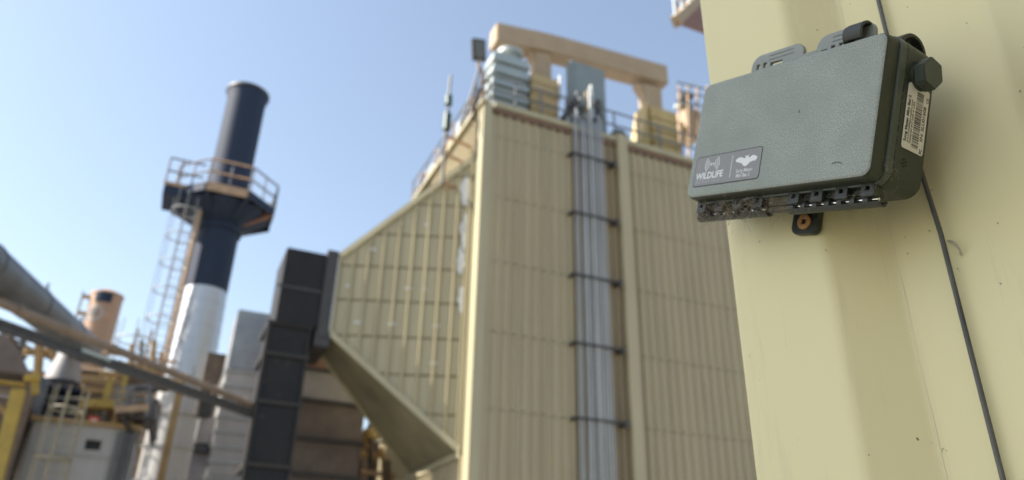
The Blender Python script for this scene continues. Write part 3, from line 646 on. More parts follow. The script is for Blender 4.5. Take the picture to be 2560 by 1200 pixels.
# railings along the roof edge
rl = thing('roof_railing', 'grey guard railing along the front edge of the clad building roof', 'railing', (4, .1, rf))
for k in range(14):
    x = .15+k*.95; MB().tube([(x, .06, rf), (x, .06, rf+1.15)], .035, 6).build('railing_post', M_railsteel, rl)
for h in (.6, 1.15): MB().tube([(.1, .06, rf+h), (13.3, .06, rf+h)], .035, 6).build('rail', M_railsteel, rl)
rl2 = thing('side_railing', 'rusty guard railing along the left roof edge seen end-on', 'railing', (0, 3, rf))
for k in range(9):
    y = .25+k*.95; MB().tube([(.02, y, rf), (.02, y, rf+1.15)], .035, 6).build('railing_post', M_brownsteel if k % 2 else M_railsteel, rl2)
for h in (.55, 1.15): MB().tube([(.02, .1, rf+h), (.02, 8, rf+h)], .035, 6).build('rail', M_brownsteel if h < 1 else M_railsteel, rl2)
for k, (y, h) in enumerate(((1.4, .5), (2.2, .7), (3.1, .45), (4.2, .8), (5.2, .6))):
    MB().box(-.05, .3, y, y+.4, rf, rf+h).build('junction_box', [M_railsteel, M_cabl, M_brownsteel][k % 3], rl2, bevel=.02)
random.seed(21)
for k in range(16):
    y = .4+k*.42; h = random.uniform(.3, 1.1); a = Vector((random.uniform(-.15, .35), y, rf))
    MB().tube([a, a+Vector((random.uniform(-.1, .1), random.uniform(-.2, .3), h))], random.uniform(.03, .08), 7).build('vent_pipe', random.choice([M_darksteel, M_railsteel, M_brownsteel, M_galv]), rl2, smooth='auto')
for k in range(6):
    y = .5+k*1.1; MB().tube([(-.05, y, rf+random.uniform(.1, .9)), (-.02, y+.9, rf+random.uniform(.1, 1.0))], .03, 6).build('cross_pipe', random.choice([M_darksteel, M_brownsteel]), rl2)
# floodlight
fl = thing('floodlight', 'square black floodlight on a pole at the left roof corner', 'floodlight', (-.2, .1, rf))
F0 = g(1197, 125, .1)
fr_ = MB(); fr_.M = Matrix.Translation(F0) @ Matrix.Rotation(R_(-12), 4, 'Y') @ Matrix.Rotation(R_(18), 4, 'X')
fr_.box(-.25, .25, -.06, .08, -.38, .38); fr_.build('lamp_housing', M_darksteel, fl, bevel=.03)
fr_ = MB(); fr_.M = Matrix.Translation(F0) @ Matrix.Rotation(R_(-12), 4, 'Y') @ Matrix.Rotation(R_(18), 4, 'X')
fr_.box(-.18, .18, -.085, -.06, -.28, .28); fr_.build('lens', M_lens, fl)
MB().tube([F0+Vector((.06, .1, -.3)), F0+Vector((.06, .1, -.6)), g(1206, 180, .2), (.02, .1, rf-.1)], .06, 8).build('pole', M_brownsteel, fl, smooth='auto')
MB().tube([g(1200, 165, .2), g(1180, 235, .2), g(1158, 300, .2)], .05, 8).build('cable_arm', M_darksteel, fl, smooth='auto')
MB().tube([g(1222, 190, .15), g(1196, 235, .15), g(1180, 300, .15)], .045, 8).build('cable_arm', M_darksteel, fl, smooth='auto')
# antenna mast
an = thing('antenna_mast', 'thin vertical antenna mast with green fittings beside the left roof edge', 'antenna', tuple(g(1115, 330, .6)))
A1_ = g(1127, 188, .6); A2_ = g(1122, 245, .6); A3_ = g(1115, 325, .6)
MB().tube([A1_, A2_], .045, 10).build('antenna', mat('aerial_grey', (.07, .08, .065), rough=.5), an, smooth='auto')
MB().tube([A2_, A3_, A3_-Vector((0, 0, 2))], .05, 10).build('mast', M_darksteel, an, smooth='auto')
Mgr = mat('green_fitting', (.012, .055, .045), rough=.5)
for (p, q, r) in (((1122, 240), (1121, 262), .12), ((1119, 285), (1116, 325), .13)): MB().tube([g(*p, .6), g(*q, .6)], r, 10).build('fitting', Mgr, an, smooth='auto')
MB().bar(A3_-Vector((0, 0, .9)), (-.05, .9, A3_.z-.9), .08).build('bracket', M_brownsteel, an)
MB().bar(A3_-Vector((0, 0, .2)), (-.05, .9, A3_.z-.2), .08).build('bracket', M_brownsteel, an)
MB().bar(A3_-Vector((0, 0, 1.9)), (-.05, .9, A3_.z-1.9), .08).build('bracket', M_brownsteel, an)

# structures behind the roof, right side
rt = thing('far_roof_tower', 'ochre tank tower with pale railings peeking between the roof beam and the recorder', 'tower', (g(1735, 300, 6).x, 6, 16))
t5 = 3.5
for (a, b, m) in (((1712, 265), (1760, 340), M_concrete), ((1695, 300), (1715, 350), M_yellow)):
    q = MB(); bx_px(q, *a, *b, t5, 1.0); q.build('tank_block', m, rt, bevel=.03)
for x in (1700, 1722, 1745, 1770): MB().bar(g(x, 400, t5-.1), g(x-2, 215, t5-.1), .08).build('post', M_brownsteel, rt)
for y in (205, 225, 250): MB().bar(g(1690, y, t5-.15), g(1800, y+26, t5-.15), .05).build('rail', M_railsteel, rt)
MB().bar(g(1690, 262, t5-.15), g(1735, 205, t5-.15), .05).build('brace', M_cabl, rt)
q = MB(); bx_px(q, 1705, 225, 1735, 246, t5, .4); q.build('motor', M_darksteel, rt, bevel=.03)
q = MB(); bx_px(q, 1700, 248, 1735, 270, t5, .5); q.build('motor_base', M_cabl, rt, bevel=.03)
# orange platform, top right
op = thing('orange_platform', 'orange-brown overhead platform corner with a lattice rail at the top of the shed edge', 'platform', tuple(gd(1720, 60, 15)))
U = [gd(1691, 62, 14), gd(1752, 3, 15.5), gd(1765, -20, 16)]
a = gd(1691, 60, 14); b = gd(1770, -15, 16.5); c = gd(1778, 92, 14.6)
n_ = (b-a).cross(c-a).normalized(); n_ = n_ if n_.z > 0 else -n_
dd = b+(c-a)
MB().hexa([a, b, dd, c], [a+Vector((0, 0, .12)), b+Vector((0, 0, .12)), dd+Vector((0, 0, .12)), c+Vector((0, 0, .12))]).build('deck', M_pink, op)
MB().bar(a+Vector((0, 0, .08)), b+Vector((0, 0, .08)), .2, .28).build('edge_beam', M_concrete, op)
for k in range(6):
    x = a.lerp(b, k/5); MB().bar(x+Vector((0, 0, .1)), x+Vector((0, 0, 1.2)), .05).build('railing_post', M_cabl, op)
    if k < 5: y = a.lerp(b, (k+1)/5); MB().bar(x+Vector((0, 0, .15)), y+Vector((0, 0, 1.1)), .035).build('lattice_bar', M_pink, op)
for h in (.6, 1.15): MB().bar(a+Vector((0, 0, h)), b+Vector((0, 0, h)), .05).build('rail', M_cabl, op)
q = (c+dd)/2; MB().bar((q.x+.6, q.y+.2, 0), (q.x+.6, q.y+.2, q.z+.1), .4).build('column', M_pink, op)

# added silo, unseen at left, set along the sun to shade the near wall
v = azv(SUN_AZ)*13.5; vv = v-CN
sl = thing('sun_blocker_silo', 'tall plain grey silo added unseen left of the yard to shade the near wall', 'silo', (vv.dot(e1), vv.dot(e2), 0))
MB().lathe([(1.7, 0), (1.7, 17.2), (1.75, 17.2), (1.75, 17.4), (.3, 18.2)], (vv.dot(e1), vv.dot(e2), 0), 40).build('silo_shell', M_greysheet, sl, smooth='auto')

# ------------------------------------------------------------------ near shed wall (frame: s along the wall, n into it, z)
nv, sv = azv(59), azv(149)
SM = Matrix(((sv.x, nv.x, 0, 0), (sv.y, nv.y, 0, 0), (0, 0, 1, 0), (0, 0, 0, 1)))
D0, D1 = .3975, .4215                          # crest and valley planes
M_wall = mat('cream_wall_paint', (.71, .645, .36), (.745, .68, .39), rough=.5, nscale=3.5, streak=1, bump=.0002, bscale=60, spots=(.69, .62, .36), sscale=22, spotc=.58)
def add_specks(m, amount=.755, scale=260., colr=(.16, .13, .08)):
    N, L = m.node_tree.nodes, m.node_tree.links; b = N['Principled BSDF']; src = b.inputs['Base Color'].links[0].from_socket
    tc = N.new('ShaderNodeTexCoord'); n1 = N.new('ShaderNodeTexNoise'); n1.inputs['Scale'].default_value = scale; n1.inputs['Detail'].default_value = 2
    L.new(tc.outputs['Object'], n1.inputs[0]); r1 = N.new('ShaderNodeValToRGB'); r1.color_ramp.elements[0].position = amount; r1.color_ramp.elements[1].position = amount+.02
    L.new(n1.outputs['Fac'], r1.inputs[0]); mx = N.new('ShaderNodeMix'); mx.data_type = 'RGBA'; mx.inputs[7].default_value = rgb(colr)
    L.new(r1.outputs[0], mx.inputs[0]); L.new(src, mx.inputs[6]); L.new(mx.outputs[2], b.inputs['Base Color'])
add_specks(M_wall)
shed = thing('metal_clad_shed', 'near cream painted ribbed metal shed wall that the green recorder is fixed to', 'shed', (0, D0, 0), frame=SM)
def bend(pts, r=.004, n=5):
    out = [pts[0]]
    for i in range(1, len(pts)-1):
        p, a, b = Vector(pts[i]), Vector(pts[i-1]), Vector(pts[i+1]); u = (a-p).normalized(); w_ = (b-p).normalized()
        q0, q1 = p+u*r, p+w_*r
        for k in range(n+1):
            t = k/n; out.append(tuple(q0*(1-t)**2+p*2*t*(1-t)+q1*t*t))
    out.append(pts[-1]); return out
def wall_sheet(x0, nper, z0, z1, first):
    pr = []; x = x0
    for k in range(nper):
        pr += [(x, D0), (x+.0795, D0), (x+.1121, D1), (x+.2005, D1), (x+.237, D0)] if k == 0 else [(x+.0795, D0), (x+.1121, D1), (x+.2005, D1), (x+.237, D0)]
        x += .2375
    if first: pr = [(x0, D0+.06)]+pr
    pr = bend(pr, .0045); n = len(pr); zn = 2
    mb = MB(); vs = [(p[0], p[1], z) for z in (z0, z1) for p in pr]
    mb.add(vs, [(i, i+1, n+i+1, n+i) for i in range(n-1)])
    return mb.build('cladding_sheet', M_wall, shed), x
xx = -.3515
for i in range(5):
    o, x2 = wall_sheet(xx, 4, 0.02, 3.35, i == 0); xx = x2
MB().box(-.345, 4.35, D1+.05, 3.5, 0, 3.4).build('inner_wall', M_cladlap, shed)
rfm = MB(); rfm.prism([(-.38, D0-.04), (4.5, D0-.04), (4.5, 3.7), (-.38, 3.7)], (0, 0, .08), (0, 0, 3.42), (1, 0, 0), (0, 1, 0)); rfm.build('roof', M_roof, shed)
# dark brown wing added out of frame at right to cut light there
wing = thing('light_blocker_wing', 'dark brown steel shed wing standing square to the near cream wall', 'shed', (3.6, -4, 0), frame=SM)
MB().box(3.6, 6.5, -7, D0-.06, 0, 5.2).build('wall', mat('brown_wing_paint', (.13, .11, .09), (.10, .085, .07), rough=.7), wing)
for k in range(9): MB().box(3.56, 3.6, -6.9+k*.8, -6.75+k*.8, 0, 5.1).build('wall_rib', MATS['brown_wing_paint'], wing)
MB().box(3.5, 6.6, -7.1, D0-.05, 5.2, 5.3).build('roof', M_roof, wing)
# wall scuffs: tiny stuck bits
# thin crack line of the paint fold
cl = [(-.2400+random.uniform(-.0006, .0006), D1-.0006, 1.55+k*.02) for k in range(45)]
MB().tube(cl, .0005, 5).build('paint_ridge', mat('ridge_paint', (.72, .67, .44), rough=.5), shed)

# cable behind the recorder
cbp = []
for k in range(60):
    z = .05+k*.0475; cbp.append((-.2110+.0022*math.sin(z*3.1+1)+(.0012 if z < 1.88 else -.0012), D1-.0032+.0006*math.sin(z*9), z))
Mcable = mat('cable_sheath', (.05, .05, .05), (.14, .135, .12), rough=.5, nscale=60, aniso=(1, 1, .2))
cbo = MB(); cbo.tube(cbp, .0014, 12); cbo = cbo.build('cable', Mcable, None, smooth='auto'); cbo.matrix_world = SM
tag(cbo, 'thin dark cable running down the cream wall behind the green recorder', 'cable')

# wispy straw on the wall and tiny bits
def sp(px, py, D=D1):                              # shed-frame point on plane n = D
    r = ray(px, py); p = CAM+r*((D-CAM.dot(nv))/r.dot(nv)); return Vector((p.dot(sv), D, p.z))
M_straw = mat('straw', (.45, .42, .33), rough=.7); M_hair = mat('dust_hair', (.12, .105, .08), (.2, .18, .14), rough=.9)
st = MB(); st.tube([sp(2370, 602, D1-.001), sp(2382, 608, D1-.003), sp(2392, 616, D1-.003), sp(2400, 627, D1-.002), sp(2401, 638, D1-.001)], .0005, 5)
st.tube([sp(2375, 600, D1-.001), sp(2388, 606, D1-.004), sp(2398, 620, D1-.003), sp(2404, 640, D1-.001)], .0003, 5)
o = st.build('straw_wisp', M_straw); o.matrix_world = SM; tag(o, 'pale wisp of dry straw stuck on the cream wall right of the cable', 'straw')
hb = MB()
def hair(pts, r=.0002): hb.tube(pts, r, 4)
for (x, y) in ((2065, 628), (2070, 634), (2118, 602), (2125, 640), (2140, 665), (2080, 605), (2260, 595), (2262, 620), (2268, 632), (2315, 572), (2325, 580), (2500, 540), (2492, 560), (2168, 784), (2173, 786), (2283, 1003), (2360, 1120), (2340, 1125), (2230, 930), (1992, 627), (1897, 605), (2035, 1052), (1875, 888))[::2]:
    d = D0 if x < 2090 and y < 900 or x < 2060 else D1
    p = sp(x, y, d-.0008); a = random.uniform(0, 6.28); L = random.uniform(.0004, .0015)
    hair([p, p+Vector((math.cos(a)*L, 0, math.sin(a)*L)), p+Vector((math.cos(a+.6)*L*1.6, 0, math.sin(a+.6)*L*1.6))], random.uniform(.00010, .00028))
o = hb.build('wall_debris', M_hair); o.matrix_world = SM; o['kind'] = 'stuff'; tag(o, 'tiny dark insect specks and hairs stuck to the cream wall', 'debris')

# ------------------------------------------------------------------ recorder frame
cps = [CAM + ray(*c)*(.35/ray(*c).dot(nv)) for c in ((1760, 215), (2223, 74), (2174, 438), (1714, 496))]
bxv = ((cps[1]-cps[0]).normalized()+(cps[2]-cps[3]).normalized()).normalized(); bzv = -nv; byv = bzv.cross(bxv)
BO = (cps[0]+cps[1]+cps[2]+cps[3])/4
BM = Matrix(((bxv.x, byv.x, bzv.x, BO.x), (bxv.y, byv.y, bzv.y, BO.y), (bxv.z, byv.z, bzv.z, BO.z), (0, 0, 0, 1)))
def bp_(px, py, z):                                # photo point -> recorder plane z (metres)
    r = ray(px, py); p = CAM + r*((BO+bzv*z-CAM).dot(nv)/r.dot(nv)); q = p-BO; return (q.dot(bxv), q.dot(byv))
def plastic(name, c1, c2, rough, bump, bscale, speck=None, dust=0.):
    m = mat(name, c1, c2, rough=rough, nscale=35, bump=bump, bscale=bscale, spec=.5)
    N, L = m.node_tree.nodes, m.node_tree.links; b = N['Principled BSDF']
    if speck:
        src = b.inputs['Base Color'].links[0].from_socket; tc = N.new('ShaderNodeTexCoord')
        n1 = N.new('ShaderNodeTexNoise'); n1.inputs['Scale'].default_value = 1150; n1.inputs['Detail'].default_value = 3; n1.inputs['Roughness'].default_value = .8; L.new(tc.outputs['Object'], n1.inputs[0])
        r1 = N.new('ShaderNodeValToRGB'); r1.color_ramp.elements[0].position = .42; r1.color_ramp.elements[1].position = .70
        n2 = N.new('ShaderNodeTexNoise'); n2.inputs['Scale'].default_value = 30; n2.inputs['Detail'].default_value = 5; L.new(tc.outputs['Object'], n2.inputs[0])
        mm_ = N.new('ShaderNodeMath'); mm_.operation = 'MULTIPLY'; L.new(n1.outputs['Fac'], r1.inputs[0]); L.new(r1.outputs[0], mm_.inputs[0])
        r2 = N.new('ShaderNodeMapRange'); r2.inputs[1].default_value = .3; r2.inputs[2].default_value = .7; r2.inputs[3].default_value = dust*.35; r2.inputs[4].default_value = dust
        L.new(n2.outputs['Fac'], r2.inputs[0]); L.new(r2.outputs[0], mm_.inputs[1])
        mx = N.new('ShaderNodeMix'); mx.data_type = 'RGBA'; mx.inputs[7].default_value = rgb(speck)
        L.new(mm_.outputs[0], mx.inputs[0]); L.new(src, mx.inputs[6]); L.new(mx.outputs[2], b.inputs['Base Color'])
    return m
M_lid = plastic('textured_green_plastic', (.235, .262, .228), (.195, .222, .192), .55, .00009, 2400, (.52, .55, .49), .85)  # base colour raised for the sky sheen on the front; specks are dust
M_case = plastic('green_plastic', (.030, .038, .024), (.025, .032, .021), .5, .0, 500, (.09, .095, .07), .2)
M_gask = plastic('rim_plastic', (.05, .064, .05), (.042, .055, .043), .42, 0., 500, (.2, .2, .16), .2)
M_hinge = plastic('dark_hinge_plastic', (.022, .028, .022), (.018, .023, .018), .42, 0., 500, (.10, .09, .07), .2)
M_strap = plastic('grey_green_plastic', (.26, .285, .26), (.22, .245, .225), .45, .00006, 900, (.3, .31, .28), .3)
M_pin = mat('steel_pin', (.75, .75, .74), rough=.2, metal=1.)
M_brass = mat('bronze_screw', (.50, .27, .10), (.36, .2, .09), rough=.5, metal=.35, nscale=300)
M_hole = mat('black_recess', (.008, .009, .008), rough=.7)
M_label = mat('label_grey', (.235, .235, .23), (.215, .215, .21), rough=.4, nscale=200)
M_print = mat('white_print', (.78, .80, .80), rough=.5); M_printdim = mat('faded_print', (.46, .455, .46), rough=.5)
M_stick = mat('sticker_white', (.72, .70, .66), (.66, .63, .58), rough=.45, nscale=120); M_ink = mat('black_ink', (.03, .03, .03), rough=.5)
rec = thing('wildlife_recorder', 'dark green plastic weatherproof bat recorder box with printed label, screwed tilted to the cream wall', 'recorder', (0, 0, 0), frame=BM)

def rr(w, h, r, n=8):
    out = []
    for (sx, sy, a0_) in ((1, 1, 0), (-1, 1, 90), (-1, -1, 180), (1, -1, 270)):
        for k in range(n+1):
            a = R_(a0_+90*k/n); out.append((sx*(w-r)+r*math.cos(a), sy*(h-r)+r*math.sin(a)))
    return out
def loft(rings, n=8, cap0=True, cap1=True):
    mb = MB(); vs = []; m = 4*(n+1)
    for (w, h, r, z) in rings: vs += [(x, y, z) for x, y in rr(w, h, r, n)]
    fs = [(i*m+j, i*m+(j+1) % m, (i+1)*m+(j+1) % m, (i+1)*m+j) for i in range(len(rings)-1) for j in range(m)]
    if cap0: fs.append(tuple(range(m-1, -1, -1)))
    if cap1: fs.append(tuple(range((len(rings)-1)*m, len(rings)*m)))
    return mb.add(vs, fs)
mm_ = .001
W2, H2 = .0738, .0433
er = .0024; rings = [(W2-er-.004, H2-er-.004, .004, -.0)]
for k in range(7):
    a = R_(90*k/6); rings.append((W2-er+er*math.sin(a), H2-er+er*math.sin(a), .0048+er*math.sin(a)*.5, -er+er*math.cos(a)))
rings += [(W2+.0008, H2+.0008, .0070, -.0098), (W2+.0006, H2+.0006, .0070, -.0102)]
loft(rings[4:], 10, cap0=False).build('lid', M_case, rec, smooth='auto')  # lid sides take the dark case colour, which carries their shade
loft(rings[:5], 10, cap1=False).build('lid_face', M_lid, rec, smooth='auto')     # the sand-textured front, paled in colour to hold the sky's sheen
loft([(W2+.0002, H2, .008, -.0102), (W2+.0019, H2+.0017, .0090, -.0106), (W2+.0021, H2+.0019, .0090, -.0150), (W2+.0022, H2+.002, .0095, -.0154)], 10).build('rim', M_gask, rec, smooth='auto')
loft([(W2+.0008, H2+.001, .0085, -.0152), (W2+.0008, H2+.001, .0085, -.0160)], 10).build('seal_groove', M_hole, rec)
loft([(W2+.0022, H2+.002, .0095, -.0160), (W2+.0020, H2+.0018, .0095, -.0240), (W2+.0016, H2+.001, .009, -.0425), (W2-.001, H2-.002, .008, -.0450)], 10).build('body', M_case, rec, smooth='auto')

# 2D filled shapes with holes through curves
def shape2d(name, loops, thick, m, parent, mtx=Matrix(), bev=0.):
    cu_ = bpy.data.curves.new(name, 'CURVE'); cu_.dimensions = '2D'; cu_.fill_mode = 'BOTH'; cu_.extrude = thick/2; cu_.bevel_depth = bev; cu_.bevel_resolution = 1
    for lp in loops:
        sp_ = cu_.splines.new('POLY'); sp_.points.add(len(lp)-1); sp_.use_cyclic_u = True
        for i, p in enumerate(lp): sp_.points[i].co = (p[0], p[1], 0, 1)
    t = bpy.data.objects.new('tmp', cu_); col.objects.link(t); dg = bpy.context.evaluated_depsgraph_get()
    me = bpy.data.meshes.new_from_object(t.evaluated_get(dg)); bpy.data.objects.remove(t); bpy.data.curves.remove(cu_)
    me.name = name; me.materials.clear(); me.materials.append(m); o = bpy.data.objects.new(name, me); col.objects.link(o); o.parent = parent; o.matrix_local = mtx; return o
def text(name, body, size, m, parent, mtx, sx=1., offs=0., shear=0., align='LEFT', sp=1.):
    cu_ = bpy.data.curves.new(name, 'FONT'); cu_.body = body; cu_.size = size; cu_.offset = offs; cu_.shear = shear; cu_.extrude = .00004; cu_.align_x = align; cu_.space_character = sp; cu_.resolution_u = 4
    t = bpy.data.objects.new('tmp', cu_); col.objects.link(t); dg = bpy.context.evaluated_depsgraph_get()
    me = bpy.data.meshes.new_from_object(t.evaluated_get(dg)); bpy.data.objects.remove(t); bpy.data.curves.remove(cu_)
    me.name = name; me.materials.clear(); me.materials.append(m); o = bpy.data.objects.new(name, me); col.objects.link(o); o.parent = parent
    o.matrix_local = mtx @ Matrix.Diagonal((sx, 1, 1, 1)); return o
def rect(x0, x1, y0, y1, r=0, n=5):
    if not r: return [(x0, y0), (x1, y0), (x1, y1), (x0, y1)]
    cx, cy = (x0+x1)/2, (y0+y1)/2; return [(cx+p[0], cy+p[1]) for p in rr((x1-x0)/2, (y1-y0)/2, r, n)]
def TZ(x, y, z): return Matrix.Translation((x, y, z))
# front label
lab = shape2d('front_label', [rect(-.0675, -.0072, -.0352, -.0140, .0022)], .0003, M_label, rec, TZ(0, 0, .0002))
shape2d('label_border', [rect(-.0680, -.0070, -.0357, -.0135, .0025), rect(-.0674, -.0074, -.0351, -.0141, .0021)], .0002, M_hole, rec, TZ(0, 0, .0001))
zt_ = .00042
shape2d('label_divider', [rect(-.03275, -.03235, -.0322, -.0168)], .00008, M_print, lab, TZ(0, 0, zt_-.0002))
def LT(x, y): return TZ(x, y, zt_-.0002)
text('label_text', 'WILDLIFE', .0066, M_print, lab, LT(-.0655, -.0304), .93, .00016)
text('label_text', 'ACOUSTICS', .0034, M_printdim, lab, LT(-.0650, -.0334), 1.02, .00002, sp=1.28)
text('label_text', 'Song Meter', .0036, M_print, lab, LT(-.0274, -.0297), .86, .00002)
text('label_text', 'Mini Bat 2', .0036, M_print, lab, LT(-.0269, -.0330), .82, .00002)
bat_px = [(580, 255), (587, 238), (603, 222), (640, 208), (665, 215), (688, 224), (700, 212), (693, 184), (708, 196), (720, 190), (738, 174), (733, 200), (740, 215), (765, 195), (790, 180), (815, 186), (838, 200), (828, 232), (808, 250), (790, 248), (770, 258), (752, 262), (738, 276), (724, 296), (708, 304), (690, 322), (680, 308), (660, 310), (660, 292), (645, 278), (628, 280), (612, 268), (592, 272)]
bat = [bp_(1720+x/4.8, 350+y/4.8, 0) for x, y in bat_px]
shape2d('bat_emblem', [bat], .00008, M_print, lab, TZ(0, 0, zt_-.0002))
ac = (-.0512, -.0203)
for sgn in (-1, 1):
    for k, r in enumerate((.0042, .0058, .0074)):
        rr_, th_, sp_ = r, .00055, .62+.06*k
        o_ = [(ac[0]+sgn*(rr_*1.02*math.cos(a)-.0006), ac[1]+rr_*math.sin(a)) for a in [(-sp_+2*sp_*i/12) for i in range(13)]]
        i_ = [(ac[0]+sgn*((rr_-th_)*1.02*math.cos(a)-.0006), ac[1]+(rr_-th_)*math.sin(a)) for a in [(sp_-2*sp_*i/12) for i in range(13)]]
        shape2d('sound_wave_mark', [o_+i_], .00008, M_print, lab, TZ(0, 0, zt_-.0002))
    for a1 in (52, -52):
        c_, s2 = math.cos(R_(a1)), math.sin(R_(a1)); cx_ = ac[0]+sgn*.0012
        q = [(-.0011, -.0003), (.0011, -.0003), (.0011, .0003), (-.0011, .0003)]
        shape2d('cross_mark', [[(cx_+x*c_-y*s2, ac[1]+x*s2+y*c_) for x, y in q]], .00008+.00001*(a1 > 0)+.00002*(sgn > 0), M_print, lab, TZ(0, 0, zt_-.0002))
# side sticker: x axis up the side (+y), y axis towards the front (+z), normal +x
def SX_(y, z, x=0.): return Matrix(((0, 0, 1, W2+.00255+x), (1, 0, 0, y), (0, 1, 0, z), (0, 0, 0, 1)))
xs = 0.0
stk2 = shape2d('side_sticker', [rect(-.0205, .0185, -.0393, -.0198, .0016)], .0003, M_stick, rec, SX_(0, 0, -.0001))
base = SX_(0, 0).inverted()
def SL(y, z): return SX_(0, 0, -.0001).inverted() @ SX_(y, z, .00008)
text('sticker_text', 'Song Meter Mini Bat 2', .0031, M_ink, stk2, SL(-.0165, -.0229), .98, .00011)
text('sticker_text', 'www.wildlifeacoustics.com', .0023, M_ink, stk2, SL(-.0165, -.0251), 1.03, .00003)
text('sticker_text', 'Designed and built in USA', .0023, M_ink, stk2, SL(-.0165, -.0271), 1.03, .00003)
text('sticker_text', 'SN: 2LU01608', .0034, M_ink, stk2, SL(-.0125, -.0375), 1.05, .00008)
text('sticker_text', 'FC', .0030, M_ink, stk2, SL(-.0197, -.0380), .8, .00012)
text('sticker_text', 'CE', .0028, M_ink, stk2, SL(.0112, -.0388), .95, .00003)
y = -.0180; random.seed(3)
bars = []
while y < .0150:
    w_ = random.choice((.00022, .00022, .00045, .0007)); bars.append(rect(y, y+w_, -.0342, -.0282)); y += w_+random.choice((.00025, .00025, .0005))
shape2d('barcode', bars, .00008, M_ink, stk2, SL(0, 0))
# vent holes under the sticker
for (dy, dz) in [(0, 0)]+[(.0021*math.cos(a*math.pi/3), .0021*math.sin(a*math.pi/3)) for a in range(6)]:
    shape2d('vent_hole', [[(.00062*math.cos(t*math.pi/5), .00062*math.sin(t*math.pi/5)) for t in range(10)]], .0003, M_hole, rec, SX_(-.0285+dy, -.0245+dz, -.0006+.0001))
# hexagonal microphone cap
hx_ = MB()
def xlathe(mb, prof, cy, cz, n, ph=0.):
    vs = [(x, cy+r*math.cos(2*math.pi*j/n+ph), cz+r*math.sin(2*math.pi*j/n+ph)) for x, r in prof for j in range(n)]
    k = len(prof); mb.add(vs, [(i*n+j, i*n+(j+1) % n, (i+1)*n+(j+1) % n, (i+1)*n+j) for i in range(k-1) for j in range(n)]+[tuple(range(n-1, -1, -1)), tuple(range((k-1)*n, k*n))])
xlathe(hx_, [(W2+.004, .0098), (W2+.0108, .0098)], .0248, -.0285, 6, R_(18)); mc = hx_.build('microphone_cap', M_gask, rec, bevel=.0007)
for p in mc.data.polygons: p.use_smooth = False
hc = MB(); xlathe(hc, [(W2-.002, .0092), (W2+.0042, .0088)], .0248, -.0285, 28); hc.build('microphone_collar', M_case, rec, smooth='auto')
# flanges (slotted straps) above the box
def slot(x0, x1, y, r=.00055): return rect(x0, x1, y-r, y+r, r*.9, 3)
zf = -.0225
shape2d('mounting_flange', [rect(-.0505, -.0055, .040, .0668, .0075, 8), slot(-.0355, -.0135, .0642), slot(-.0355, -.0135, .0612), rect(-.0467, -.0427, .0560, .0608), rect(-.0405, -.0366, .0560, .0608), rect(-.034, -.0225, .0560, .0594), rect(-.0130, -.0065, .0520, .0560)], .0020, M_strap, rec, TZ(0, 0, zf), .0005)
shape2d('mounting_flange', [rect(.0060, .0478, .040, .0662, .0075, 8), slot(.0170, .0360, .0632), slot(.0170, .0270, .0600), rect(.0165, .0204, .0535, .0580), rect(.0226, .0265, .0535, .0580), rect(.0090, .0145, .0535, .0568)], .0020, M_strap, rec, TZ(0, 0, zf), .0005)
MB().box(-.0535, .0535, .0440, .0545, zf-.006, zf-.0019).build('flange_root', M_case, rec, bevel=.0008)
MB().box(-.006, .0065, .0440, .0580, zf-.003, zf+.0017).build('flange_bridge', M_strap, rec, bevel=.0006)
# C shaped latch ends
def cclip(cx, cz, cy, r, wd, a0, a1, name='latch_clip', ri=None, m=M_hinge, n=16, ax=0):
    ri = ri or r*.78; mb = MB(); vs = []
    for i in range(n+1):
        a = R_(a0+(a1-a0)*i/n)
        for q in (r, ri):
            for x in (cx-wd/2, cx+wd/2): vs.append((x, cy+q*math.cos(a), cz+q*math.sin(a)))
    fs = []
    for i in range(n):
        o = i*4; fs += [(o, o+1, o+5, o+4), (o+2, o+6, o+7, o+3), (o, o+4, o+6, o+2), (o+1, o+3, o+7, o+5)]
    fs += [(0, 2, 3, 1), (n*4, n*4+1, n*4+3, n*4+2)]; return mb.add(vs, fs).build(name, m, rec, smooth='auto', bevel=.0003)
cclip(.0395, -.0195, .0575, .0078, .0115, -110, 130)
cclip(.0330, -.0195, .0575, .0074, .0022, -180, 180, 'latch_end_disc', ri=.0002)
cclip(.0610, -.0345, .0430, .0132, .0100, -95, 95, 'latch_clip', ri=.0108)
MB().box(.040, .0562, .0415, .0475, -.0300, -.0200).build('latch_base', M_case, rec, bevel=.0012)
